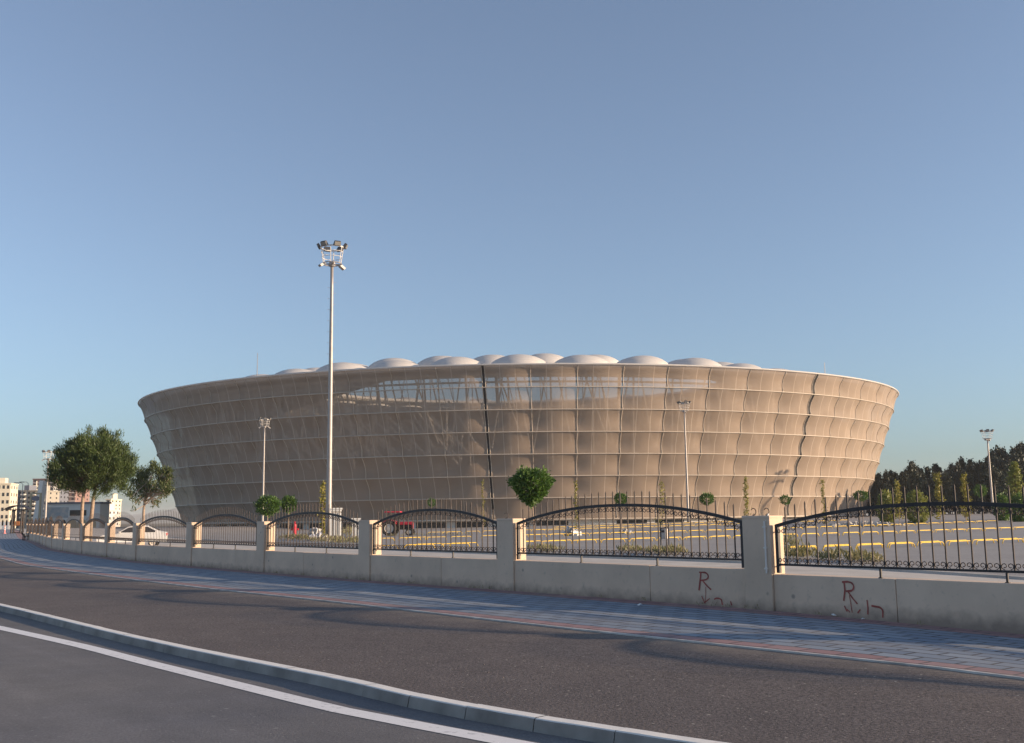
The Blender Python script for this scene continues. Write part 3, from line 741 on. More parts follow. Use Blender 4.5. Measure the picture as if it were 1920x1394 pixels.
# ------------------------------------------------------------------ floodlight masts
def mast_proto():
    root = empty('floodlight_mast', (0, 0, 0), 0, 'x', 'floodlight mast', 'floodlight masts round the car park')
    H = 22.4
    mb = MB(); n = 12; mb.tube([(0, 0, H * k / n) for k in range(n + 1)], [0.24 - 0.11 * k / n for k in range(n + 1)], 12); mb.build('pole', M['galv'], root, smooth=True)
    mb = MB()
    for k in range(40): s = 1 if k % 2 else -1; z = 3 + k * 0.46; mb.tube([(s * 0.15, 0, z), (s * 0.36, 0, z)], 0.014, 4)
    mb.build('step_pegs', M['galv'], root)
    top = empty('lamp_head', (0, 0, H)); top.parent = root
    mb = MB(); ring = lambda r, z: [(r * math.cos(R(k * 30)), r * math.sin(R(k * 30)), z) for k in range(12)]
    mb.tube(ring(0.82, 0.1), 0.05, 6, closed=True); mb.box((0, 0, 0.06), (1.5, 0.16, 0.08)); mb.box((0, 0, 0.06), (0.16, 1.5, 0.08)); mb.lathe([(0.0, 0.24), (0.26, 0.22), (0.3, -0.1), (0.14, -0.2)], n=12)
    mb.build('platform', M['galv'], top)
    mb = MB()
    for k in range(6): a = R(k * 60 + 15); mb.tube([(0.8 * math.cos(a), 0.8 * math.sin(a), 0.1), (1.0 * math.cos(a), 1.0 * math.sin(a), 1.5)], 0.03, 5)
    mb.tube(ring(0.88, 0.65), 0.022, 5, closed=True); mb.tube(ring(1.0, 1.5), 0.06, 6, closed=True); mb.tube(ring(0.95, 1.1), 0.02, 5, closed=True)
    mb.build('cage', M['steel_white'], top)
    for k in range(6):
        a = R(k * 60 + 45); rot = Matrix.Rotation(a, 3, 'Z') @ Matrix.Rotation(R(28), 3, 'Y'); c = Vector((1.12 * math.cos(a), 1.12 * math.sin(a), 1.66))
        mb = MB(); mb.box(c, (0.26, 0.62, 0.4), rot, 0, 0.8); mb.box(c + rot @ Vector((0.135, 0, 0)), (0.02, 0.54, 0.32), rot, 1); mb.tube([c, Vector((1.0 * math.cos(a), 1.0 * math.sin(a), 1.5))], 0.035, 5)
        mb.build('floodlight', [M['lampdark'], M['lampglass']], top)
    for a in (R(200), R(20)):
        c = Vector((0.95 * math.cos(a), 0.95 * math.sin(a), -0.08)); rot = Matrix.Rotation(a, 3, 'Z') @ Matrix.Rotation(R(35), 3, 'Y')
        mb = MB(); mb.box(c, (0.5, 0.42, 0.2), rot); mb.build('sensor_box', M['galv'], top)
    mb = MB(); mb.box((0, 0, 0.02), (0.7, 0.7, 0.05))
    for sx in (-1, 1):
        for sy in (-1, 1): mb.lathe([(0.0, 0.12), (0.035, 0.12), (0.035, 0.04)], (sx * 0.27, sy * 0.27, 0), 6)
    mb.build('base_plate', M['galv'], root)
    return root, H
mp, MH = mast_proto()
def place_mast(o, px, pyfoot, Y, pytop, label, s=1.0, rz=0.0):
    p = at(px, pyfoot, Y); tp = at(px, pytop, Y); g = T(p.x, Y); o.location = (p.x, Y, g); o['label'] = label; o.rotation_euler.z = rz
    hh = tp.z - g - 1.85 * s
    for ch in o.children:
        n = ch.name.split('.')[0]
        if n == 'lamp_head': ch.location = (0, 0, hh); ch.scale = (s, s, s)
        elif n in ('pole', 'step_pegs'): ch.scale = (s, s, hh / MH)
        else: ch.scale = (s, s, s)
masts = [(616, 1005, 86, 458, 'tall pale floodlight mast rising in front of the stadium above the white pillar', 1.0, 0.3),
         (1290, 960, 172, 753, 'floodlight mast in front of the sunlit right half of the stadium', 0.9, 0.9),
         (492, 985, 160, 784, 'thin floodlight mast in front of the shaded left side of the stadium', 0.78, 0.1),
         (1862, 960, 190, 806, 'floodlight mast standing alone before the dark conifer wood', 0.95, 0.5),
         (84, 990, 150, 845, 'reddish floodlight mast at the left edge of the big pine', 0.72, 0.2)]
for i, mm in enumerate(masts): place_mast(mp if i == 0 else copy_tree(mp), *mm)

# ------------------------------------------------------------------ trees
def dirs_from(P, c): d = P - np.array(c); return d / (np.linalg.norm(d, axis=1, keepdims=True) + 1e-9)
def blob(n, c, r, fill=0.5):
    d = rng.normal(size=(n, 3)); d /= np.linalg.norm(d, axis=1, keepdims=True)
    return np.array(c) + d * np.array(r) * (rng.uniform(fill, 1.0, size=(n, 1)) ** 0.7)
def big_pine():
    p = at(160, 960, 80); root = empty('pine_tree', (p.x, 80, T(p.x, 80)), 0, 'large round dark green umbrella pine behind the wall, left of the stadium', 'tree')
    k = 80 / F; gz = 0
    def L(px, py, dy=0): q = at(px, py, 80 + dy); return Vector((q.x - p.x, dy, q.z - T(p.x, 80)))
    mb = MB(); limbs = MB()
    t1 = [L(152, 1022), L(153, 975), L(155, 940), L(160, 900), L(164, 860)]; t2 = [L(168, 1022, .5), L(171, 975, .5), L(175, 935, .5), L(184, 895, .6), L(192, 855, .6)]
    mb.tube(t1, [0.15, 0.13, 0.12, 0.09, 0.04], 8); mb.tube(t2, [0.17, 0.15, 0.13, 0.1, 0.05], 8); mb.build('trunk', M['barkpale'], root, smooth=True)
    c0 = L(174, 878); C = np.array(c0); pts = []; ds = []
    lim = []
    for _ in range(420):
        d = rng.normal(size=3); d /= np.linalg.norm(d)
        rr = np.array([3.15, 3.0, 2.45 if d[2] > 0 else 2.3]); c = C + d * rr * rng.uniform(0.3, 0.97) ** 0.6
        c[2] += 0.18 * math.sin(3 * d[0] + 1.3) + 0.2 * math.sin(5 * d[1])
        if d[2] < -0.35 and rng.random() < 0.45: continue
        if rng.random() < 0.12: c += d * 0.35
        lim.append(c); n = 150
        q = c + rng.normal(size=(n, 3)) * np.array([0.2, 0.2, 0.2]); pts.append(q); dd = np.tile(d * 0.5 + np.array([0, 0, 0.9]), (n, 1)); ds.append(dd)
    # a thin leader sticking out of the top
    for zz in (2.5, 2.75, 2.95): c = C + np.array([-0.75 + 0.1 * zz, 0, zz]); q = c + rng.normal(size=(60, 3)) * 0.16; pts.append(q); ds.append(np.tile([0, 0, 1.2], (60, 1)))
    pts = np.concatenate(pts); ds = np.concatenate(ds)
    for c in lim[::7]:
        s = t1[3] if c[0] < c0.x else t2[3]; m = s.lerp(Vector(c), 0.5) - Vector((0, 0, 0.25)); limbs.tube([s, m, Vector(c)], [0.06, 0.04, 0.015], 5)
    limbs.build('limbs', M['bark'], root)
    leaves('crown', pts, 0.05, M['pine'], root, ds, 5.0)
big_pine()
def small_pine():
    Y = 74; p = at(268, 960, Y); root = empty('pine_tree', (p.x, Y, T(p.x, Y)), 0, 'smaller sparse pine with bare lower branches at the left foot of the stadium', 'tree')
    def L(px, py, dy=0): q = at(px, py, Y + dy); return Vector((q.x - p.x, dy, q.z - T(p.x, Y)))
    mb = MB(); tr = [L(267, 1022), L(268, 985), L(270, 950), L(275, 920), L(283, 895)]; mb.tube(tr, [0.12, 0.1, 0.085, 0.06, 0.03], 8); mb.build('trunk', M['barkpale'], root, smooth=True)
    limbs = MB(); pts = []; ds = []
    for cx, cy, r, n in [(262, 895, 0.5, 700), (278, 888, 0.55, 900), (295, 893, 0.5, 700), (310, 905, 0.42, 600), (300, 912, 0.5, 550), (250, 910, 0.45, 450), (242, 925, 0.4, 260), (262, 925, 0.5, 260), (305, 928, 0.45, 330), (315, 920, 0.35, 330), (285, 915, 0.55, 400), (295, 940, 0.4, 150), (252, 940, 0.35, 120), (275, 905, 0.5, 500), (318, 890, 0.25, 300), (312, 884, 0.25, 250)]:
        dy = random.uniform(-1.1, 1.1); c = L(cx, cy, dy); 
        for q in range(5):
            c2 = np.array(c) + rng.normal(size=3) * r * 0.55; nn = n // 5; pts.append(c2 + rng.normal(size=(nn, 3)) * r * 0.33); ds.append(np.tile([0, 0, 0.9], (nn, 1)))
            limbs.tube([tr[2].lerp(tr[4], random.random()), Vector(c2) - Vector((0, 0, 0.12)), Vector(c2)], [0.03, 0.018, 0.008], 4)
    limbs.build('limbs', M['barkpale'], root); leaves('crown', np.concatenate(pts), 0.06, M['pine2'], root, np.concatenate(ds), 3.2)
small_pine()

def ball_tree(px, py, wpx, hpx, Y, label, n=1500, heart=0.0, lean=0.0, size=0.09):
    c = at(px, py, Y); g = T(c.x, Y); root = empty('topiary_tree', (c.x - lean, Y, g), 0, label, 'clipped tree', 'clipped ball trees in the car park')
    rx = wpx / 2 * Y / F; rz = hpx / 2 * Y / F; C = np.array([lean, 0, c.z - g])
    P = blob(n, (0, 0, 0), (1, 1, 1), 0.55); lump = 1 + 0.09 * np.sin(P[:, :1] * 7 + 1) * np.sin(P[:, 2:] * 6) + 0.05 * np.sin(P[:, 1:2] * 11)
    P = P * lump * (1 + np.clip(rng.normal(size=(n, 1)) * 0.09, -0.2, 0.24))
    if heart: k = np.clip((P[:, 2] + 1) / 1.3, 0.0, 1); P[:, 0] *= 0.3 + 0.72 * k ** 0.7; P[:, 1] *= 0.3 + 0.72 * k ** 0.7
    d = dirs_from(P, (0, 0, 0)); P = C + P * np.array([rx, rx, rz])
    leaves('crown', P, size, M['box'], root, d * 0.8 + np.array([0, 0, 0.3]), 1.5)
    mb = MB(); h = C[2] - rz * 0.5; mb.tube([(0, 0, -0.02), (lean * 0.3 + 0.015, 0.01, h * 0.5), (lean * 0.9, 0, h), (lean, 0, C[2])], [0.045, 0.04, 0.035, 0.02], 6)
    mb.build('trunk', M['barkpale'], root)
ball_tree(996, 914, 76, 66, 46, 'largest clipped tree, heart-shaped bright green crown in front of the stadium seam', 5200, 1.0, -0.12, 0.085)
ball_tree(502, 949, 44, 34, 82, 'wide flat-round clipped tree at the foot of the thin mast', 2600, 0, 0, 0.1)
ball_tree(541.5, 946.5, 26, 29, 86, 'small round clipped tree just above the red hydrant', 1700, 0, 0, 0.1)
ball_tree(809, 943, 15, 15, 130, 'tiny clipped tree peeping over the railing in front of the tractor', 500)
ball_tree(1164, 936, 23, 20, 100, 'clipped tree peeping over the highest point of the railing by the litter bin', 1100)
ball_tree(1325, 936, 26, 21, 98, 'dark clipped ball tree just right of the mast before the sunlit facade', 1200)
ball_tree(1472, 938, 18, 17, 112, 'small clipped ball tree left of the right-hand facade seam', 700)
ball_tree(1615, 930, 27, 17, 105, 'flat-topped clipped ball tree near the right end of the stadium', 1100)
ball_tree(1838, 921, 22, 22, 120, 'pale clipped tree left of the mast by the conifer wood', 900)

def sapling(px, pytop, pybot, wpx, Y, label, n=420, kind='sapling', mat='sap', size=0.13, bare=0.12):
    tp = at(px, pytop, Y); c = at(px, pybot, Y); g = T(c.x, Y); root = empty('sapling', (c.x, Y, g), 0, label, 'young tree', 'slender young trees in the car park')
    H = tp.z - g; w = wpx / 2 * Y / F; z0 = max(0.25, H * bare); P = []
    nb = 22
    for b in range(nb):
        z = z0 + (H - z0) * (b + random.random()) / nb; rr = w * (1 - 0.75 * (z - z0) / (H - z0)) * random.uniform(0.4, 1.1); a = random.uniform(0, 6.28)
        q = np.array([rr * math.cos(a), rr * math.sin(a), z]); nn = n // nb; t = rng.uniform(0.1, 1, size=(nn, 1)); P.append(q * np.array([1, 1, 1]) * np.concatenate([t, t, np.ones((nn, 1))], 1) + rng.normal(size=(nn, 3)) * np.array([w * 0.16, w * 0.16, 0.16]))
    leaves('crown', np.concatenate(P), size, M[mat], root, None, 1.5)
    mb = MB(); mb.tube([(0, 0, -0.02), (0.03, 0, H * 0.5), (0.0, 0, H * 0.98)], [0.05, 0.035, 0.012], 5); mb.build('trunk', M['barkpale'], root)
sapling(604, 905, 1000, 22, 88, 'tall yellow-green sapling just left of the tall mast', 520)
sapling(906, 903, 985, 9, 120, 'very thin sapling beside the dark central seam of the facade', 160)
sapling(1081, 902, 985, 13, 105, 'thin leaning sapling between the heart-shaped tree and the bin', 260)
sapling(1243, 902, 985, 24, 105, 'sparse sapling rising behind the litter bin', 200)
sapling(1401, 894, 975, 18, 110, 'leafy sapling above the left edge of the widest wall post', 480)
sapling(1546, 902, 970, 16, 112, 'narrow sapling just right of the right-hand facade seam', 360)
sapling(1763, 888, 968, 26, 125, 'tall golden sapling in front of the conifer wood, left of two', 800, size=0.17)
sapling(1811, 890, 968, 26, 122, 'golden sapling in front of the conifer wood, right of two', 700, size=0.17)
sapling(1686, 903, 968, 24, 128, 'yellow-green sapling between the two drooping bushes', 600, size=0.17)

def droop_bush(px, py0, py1, wpx, Y, label, n=2200, mat='willow', cat='bush'):
    tp = at(px, py0, Y); g = T(tp.x, Y); H = tp.z - g; w = wpx / 2 * Y / F
    root = empty('bush', (tp.x, Y, g), 0, label, cat)
    P = blob(n, (0, 0, H * 0.42), (w, w * 0.9, H * 0.58), 0.5); P = P[P[:, 2] > 0.02]; lump = 1 + 0.12 * np.sin(P[:, :1] * 4 + P[:, 2:] * 3); P[:, :2] *= lump
    d = dirs_from(P, (0, 0, H * 0.2)); d[:, 2] -= 0.9; leaves('crown', P, 0.16, M[mat], root, d, 2.2)
    mb = MB()
    for k in range(4): a = k * 1.6; mb.tube([(0.1 * math.cos(a), 0.1 * math.sin(a), -0.02), (w * 0.4 * math.cos(a), w * 0.4 * math.sin(a), H * 0.6)], [0.05, 0.02], 5)
    mb.build('trunk', M['bark'], root)
droop_bush(1660, 920, 968, 32, 135, 'pale drooping bush touching the right end of the stadium')
droop_bush(1716, 919, 968, 42, 132, 'larger pale drooping bush, second right of the stadium')
droop_bush(1876, 924, 968, 26, 135, 'round green bush just right of the rightmost mast', 1500, 'box')
droop_bush(1909, 925, 968, 34, 128, 'round green bush at the right edge of the photo', 1800, 'box')
def pale_cedar():
    Y = 140; p = at(1908, 960, Y); g = T(p.x, Y); H = at(1908, 866, Y).z - g; root = empty('cedar_tree', (p.x, Y, g), 0, 'pale green tiered cedar at the right edge before the wood', 'tree'); P = []; D_ = []
    limbs = MB()
    for k in range(80):
        z = 0.5 + (H - 0.6) * k / 80; r = 2.5 * (1 - k / 84) ** 0.8 * random.uniform(0.6, 1.05); a = k * 2.4; e = np.array([r * math.cos(a), r * math.sin(a), z - 0.1 * r])
        t = rng.uniform(0.25, 1, size=(55, 1)); P.append(np.array([0, 0, z]) * (1 - t) + e * t + rng.normal(size=(55, 3)) * np.array([0.14, 0.14, 0.07])); D_.append(np.tile([0, 0, 0.5], (55, 1)))
        limbs.tube([(0, 0, z), tuple(e)], [0.03, 0.01], 4)
    leaves('crown', np.concatenate(P), 0.15, M['willow'], root, np.concatenate(D_), 1.6); limbs.build('limbs', M['bark'], root)
    mb = MB(); mb.tube([(0, 0, -0.05), (0, 0, H)], [0.12, 0.02], 6); mb.build('trunk', M['bark'], root)
pale_cedar()

# wood of dark conifers
def conifer(kind):
    root = empty('conifer', (0, 0, 0)); P = []; D_ = []; H = 10.0
    if kind == 0:
        for k in range(110):
            z = 0.8 + 9.2 * k / 110; r = 2.1 * (1 - k / 112) ** 0.85 * random.uniform(0.65, 1.1); a = k * 2.4; t = rng.uniform(0.15, 1, size=(26, 1)); e = np.array([r * math.cos(a), r * math.sin(a), z - 0.25 * r])
            P.append(np.array([0, 0, z]) * (1 - t) + e * t + rng.normal(size=(26, 3)) * 0.13); D_.append(np.tile([0.7 * math.cos(a), 0.7 * math.sin(a), 0.1], (26, 1)))
    elif kind == 1:
        for k in range(85):
            d = rng.normal(size=3); d /= np.linalg.norm(d); c = np.array([0, 0, 6.2]) + d * np.array([2.6, 2.4, 3.4]) * rng.uniform(0.5, 1)
            P.append(c + rng.normal(size=(30, 3)) * 0.33); D_.append(np.tile(d * 0.6 + np.array([0, 0, 0.5]), (30, 1)))
    elif kind == 2:
        for k in range(80):
            z = 0.4 + 9.6 * k / 80; r = 0.75 * min(1, (80 - k) / 30 + 0.08); a = k * 2.4
            P.append(np.array([r * 0.6 * math.cos(a), r * 0.6 * math.sin(a), z]) + rng.normal(size=(26, 3)) * np.array([0.16, 0.16, 0.3])); D_.append(np.tile([0, 0, 1.2], (26, 1)))
    else:
        for k in range(95):
            z = 0.8 + 9.2 * k / 95; r = 1.5 * (1 - k / 97) ** 0.7 * random.uniform(0.4, 1.2); a = k * 2.4; e = np.array([r * math.cos(a), r * math.sin(a), z + 0.15 * r])
            P.append(e + rng.normal(size=(28, 3)) * np.array([0.28, 0.28, 0.2])); D_.append(np.tile([0, 0, 0.7], (28, 1)))
    leaves('crown', np.concatenate(P), 0.24, M['conifer'], root, np.concatenate(D_), 1.7)
    mb = MB(); mb.tube([(0, 0, -0.3), (0, 0, 4), (0, 0, 9.3)], [0.2, 0.14, 0.03], 6); mb.build('trunk', M['bark'], root); return root
protos = [conifer(k) for k in range(4)]; used = [False] * 4
klab = ['dark cone-shaped conifer in the wood right of the stadium', 'dark round-headed pine in the wood right of the stadium', 'narrow dark cypress spire in the wood right of the stadium', 'ragged slim dark conifer in the wood right of the stadium']
sky_line = [(1640, 892), (1662, 886), (1690, 886), (1708, 872), (1735, 878), (1755, 871), (1772, 880), (1788, 868), (1803, 864), (1820, 866), (1835, 865), (1858, 852), (1872, 845), (1890, 850), (1908, 838), (1930, 842), (1965, 835), (2010, 830), (2060, 826)]
def sl_top(px):
    for (x0, y0), (x1, y1) in zip(sky_line, sky_line[1:]):
        if x0 <= px <= x1: return y0 + (y1 - y0) * (px - x0) / (x1 - x0)
    return 850
def place_conifer(kind, px, pytop, Y):
    o = protos[kind] if not used[kind] else copy_tree(protos[kind]); used[kind] = True
    p = at(px, pytop, Y); g = T(p.x, Y) ; h = p.z - g; o.location = (p.x, Y, g - 0.1); s = h / 10.0; sw = s * random.uniform(0.72, 1.05) * (1.15 if kind == 2 else 1)
    o.scale = (sw, sw, s); o.rotation_euler.z = random.uniform(0, 6.28); tag(o, klab[kind], 'tree', 'conifers of the wood')
for row, (Y0, dy, lo) in enumerate([(250, 0, 0), (232, 14, 1), (214, 30, 2)]):
    px = 1625 + row * 7
    while px < 2050:
        kind = random.choice([0, 3, 3, 2, 0, 3]) if row == 0 else random.choice([1, 0, 3, 3]); 
        place_conifer(kind, px, sl_top(max(1641, px)) + dy * random.uniform(0.6, 1.3) + random.uniform(-5, 6), Y0 + random.uniform(-7, 7)); px += random.uniform(8, 14)
for px, py, kind in [(1708, 874, 3), (1755, 871, 0), (1788, 867, 1), (1803, 863, 2), (1873, 845, 0), (1859, 851, 2), (1908, 838, 0), (1662, 886, 2)]: place_conifer(kind, px, py, 243 + random.uniform(-4, 4))

# ------------------------------------------------------------------ weeds (stuff) and rubble
def weeds(name, spots, mat, size=0.05, elong=5.0):
    P = []; D_ = []
    for x, y, r, h, n in spots:
        a = rng.uniform(0, 6.28, size=n); q = np.sqrt(rng.uniform(0, 1, size=n)) * r; px_, py_ = x + q * np.cos(a), y + q * np.sin(a)
        z = np.array([T(u, v) for u, v in zip(px_, py_)]) + rng.uniform(0, h, size=n) * (1 - 0.6 * q / r); P.append(np.stack([px_, py_, z], 1)); D_.append(np.tile([0, 0, 1.0], (n, 1)))
    o = leaves(name, np.concatenate(P), size, M[mat], None, np.concatenate(D_), elong); tag(o, kind='stuff'); return o
spots = []
def strip_spots(px0, px1, py0, py1, num, r, h, n):
    for k in range(num):
        t = random.random(); q = gp(px0 + (px1 - px0) * t, py0 + (py1 - py0) * t + random.uniform(-2, 2), 0); spots.append((q.x, q.y, r, h * random.uniform(0.5, 1.2), n))
strip_spots(1175, 1310, 1036, 1040, 14, 0.5, 0.3, 60)
strip_spots(1478, 1640, 1046, 1052, 18, 0.4, 0.4, 60)
strip_spots(1475, 1495, 1020, 1046, 5, 0.5, 0.8, 70)
strip_spots(535, 672, 1010, 1020, 26, 1.2, 0.55, 90)
strip_spots(640, 675, 990, 1012, 10, 1.3, 1.2, 110)
strip_spots(1000, 1035, 1030, 1036, 5, 0.6, 0.3, 70)
strip_spots(700, 900, 1004, 1006, 6, 0.8, 0.2, 30)
weeds('weeds', spots, 'weed', 0.05, 4.5)
sp2 = []
for i in range(60):     # small dry tufts and dirt at the foot of the wall
    k = random.uniform(3, 12); a, b = posts[int(k)], posts[int(k) + 1]; t = (b - a).normalized(); q = a.lerp(b, k % 1) - Vector((t.y, -t.x, 0)) * random.uniform(0.2, 0.3); sp2.append((q.x, q.y, 0.07, 0.07, 10))
weeds('dry_grass', sp2, 'weed', 0.012, 4)
def pebbles():
    V = []; Fc = []; base = np.array([(1, 0, 0), (-1, 0, 0), (0, 1, 0), (0, -1, 0), (0, 0, 1), (0, 0, -1)], float); tri = np.array([(0, 2, 4), (2, 1, 4), (1, 3, 4), (3, 0, 4), (2, 0, 5), (1, 2, 5), (3, 1, 5), (0, 3, 5)])
    nn = 0; A = ve_a; B = ve_b
    for _ in range(2600):
        i = random.randint(18, 70); t = random.random() ** 0.45; e = random.random(); p = A[i].lerp(A[i + 1], e).lerp(B[i].lerp(B[i + 1], e), t); s = random.choice([0.003, 0.004, 0.005, 0.006, 0.009])
        V.append(base * np.array([s * random.uniform(0.7, 1.5), s * random.uniform(0.7, 1.5), s * 0.6]) + np.array([p.x, p.y, -0.014 - 0.018 * t + s * 0.3])); Fc.append(tri + nn); nn += 6
    o = rawmesh('gravel', np.concatenate(V), np.concatenate(Fc), M['pebble']); tag(o, kind='stuff')
pebbles()
def rubble(name, px, py, Y, wpx, hm, n, label, cat, mats, size):
    c = at(px, py, Y); root = None; mb = MB(); g = T(c.x, Y); W = wpx / 2 * Y / F
    for _ in range(n):
        u = random.gauss(0, 0.42); v = random.gauss(0, 0.42); 
        if abs(u) > 1 or abs(v) > 1: continue
        h = hm * max(0, 1 - (u * u + v * v)) * random.uniform(0.3, 1); s = size * random.uniform(0.4, 1.5)
        mb.box((u * W, v * W * 0.45, h), (s * random.uniform(.7, 1.4), s, s * random.uniform(.5, 1)), Euler((random.random() * 3, random.random() * 3, random.random() * 3)).to_matrix(), random.randrange(len(mats)), random.uniform(.5, 1))
    o = mb.build(name, mats); o.location = (c.x, Y, g); tag(o, label, cat); return o
rubble('rubble_heap', 1622, 975, 118, 150, 0.35, 520, 'long grey heap of broken stone in the car park near the stadium\'s right end', 'rubble', [M['stone'], M['concrete']], 0.28)
rubble('sack_heap', 590, 995, 84, 26, 0.9, 60, 'heap of pale blue and white sacks beside the red hydrant', 'sacks', [M['bluebag'], M['white_paint'], M['stone']], 0.42)
rubble('debris_heap', 606, 1003, 82, 22, 0.3, 40, 'low heap of pale rubble at the foot of the tall mast', 'rubble', [M['stone']], 0.25)
rubble('litter_heap', 1070, 992, 92, 32, 0.55, 50, 'pale crumpled heap on the car park right of the heart-shaped tree', 'debris', [M['white_paint'], M['bluebag'], M['stone']], 0.4)
rubble('litter_heap', 1174, 995, 100, 26, 0.2, 20, 'flat scatter of pale debris between yellow barriers left of the litter bin', 'debris', [M['stone'], M['white_paint']], 0.3)

# ------------------------------------------------------------------ yellow parking barriers
def barrier_proto():
    mb = MB(); L, h, r = 1.75, 0.21, 0.023
    pts = [(-L / 2 - 0.12, 0, -0.02), (-L / 2 - 0.06, 0, h * 0.6), (-L / 2 + 0.02, 0, h * 0.95), (-L / 2 + 0.12, 0, h)] + [(L / 2 - 0.12, 0, h), (L / 2 - 0.02, 0, h * 0.95), (L / 2 + 0.06, 0, h * 0.6), (L / 2 + 0.12, 0, -0.02)]
    mb.tube(pts, r, 8); o = mb.build('parking_barrier', M['yellow'], None, smooth=True); return o
def litter(px, py, label, r):
    q = gp(px, py, 0); mb = MB(); n = 9; pts = [(r * random.uniform(0.6, 1.2) * math.cos(k * 0.7), r * random.uniform(0.5, 1.0) * math.sin(k * 0.7), random.uniform(0, r * 0.6)) for k in range(n)]
    mb.add(pts + [(0, 0, r * 0.8)], [(k, (k + 1) % n, n) for k in range(n)]); o = mb.build('litter', M['white_paint']); o.location = (q.x, q.y, T(q.x, q.y) + 0.004); o.rotation_euler.z = px; tag(o, label, 'litter', None, 'thing')
litter(1200, 1137, 'crumpled white litter on the pavement left of the first red R', 0.06)
litter(1563, 1154, 'white scrap of litter on the pavement below the second red R', 0.06)
litter(1548, 1149, 'small scrap of litter tight against the wall below the second red R', 0.035)
litter(1618, 1158, 'tiny pale scrap at the wall foot below the red strokes right of the second R', 0.03)
bp = barrier_proto(); first = True
dB = Vector((0.83, 0.557, 0)); nB = Vector((-0.557, 0.83, 0))
rows = [(31.0, 36, 66, 'yellow tube barrier in the nearest row, behind the right-hand railing panel'), (52.0, 12, 100, 'yellow tube barrier in the second row from the fence'), (72.5, 20, 120, 'yellow tube barrier in the third row from the fence'),
        (98.0, 55, 125, 'yellow tube barrier in the fourth row, by the stone heap'), (114.0, 84, 122, 'yellow tube barrier in the farthest row before the stadium')]
for n0, u0, u1, lab in rows:
    u = u0
    while u < u1:
        for side in (0, 1):
            p = dB * (u + side * 1.15) + nB * (n0 + side * 0.95)
            if not (-14 < p.x < 75) or (p - Vector((4, 23, 0))).length < 4 or not inside(p.x, p.y, PW + 1.0) or (p.x < 1 and random.random() < 0.4): continue
            o = bp if first else bp.copy()
            if not first: col.objects.link(o)
            first = False; o.location = (p.x, p.y, T(p.x, p.y) - 0.02); o.rotation_euler = (0, 0, math.atan2(dB.y, dB.x)); tag(o, lab, 'parking barrier', 'yellow parking barriers, ' + lab.split(' in ')[1])
        u += 2.35

# ------------------------------------------------------------------ tractor (front towards the right)
def wheel(parent, name, c, r, w, rr, ribs):
    o = MB(); prof = [(rr, -w * 0.42), (r * 0.86, -w * 0.5), (r * 0.97, -w * 0.42), (r, -w * 0.2), (r, w * 0.2), (r * 0.97, w * 0.42), (r * 0.86, w * 0.5), (rr, w * 0.42)]
    o.lathe(prof, c, 24, 'y')
    for k in range(ribs):
        a = 2 * math.pi * k / ribs; q = Vector(c) + Vector((math.cos(a) * r, (-1) ** k * w * 0.2, math.sin(a) * r)); o.box(q, (0.07, w * 0.5, 0.06), Matrix.Rotation(-a, 3, 'Y') @ Matrix.Rotation(0.5 * (-1) ** k, 3, 'X'))
    t = o.build(name, M['rubber'], parent)
    m = MB(); m.lathe([(rr, -w * 0.36), (rr * 0.9, -w * 0.3), (rr * 0.55, -w * 0.2), (rr * 0.5, -w * 0.34), (0.001, -w * 0.36)], c, 20, 'y'); m.lathe([(rr, w * 0.36), (rr * 0.9, w * 0.3), (rr * 0.55, w * 0.2), (rr * 0.5, w * 0.34), (0.001, w * 0.36)], c, 20, 'y')
    m.build('rim', M['rim'], t); return t
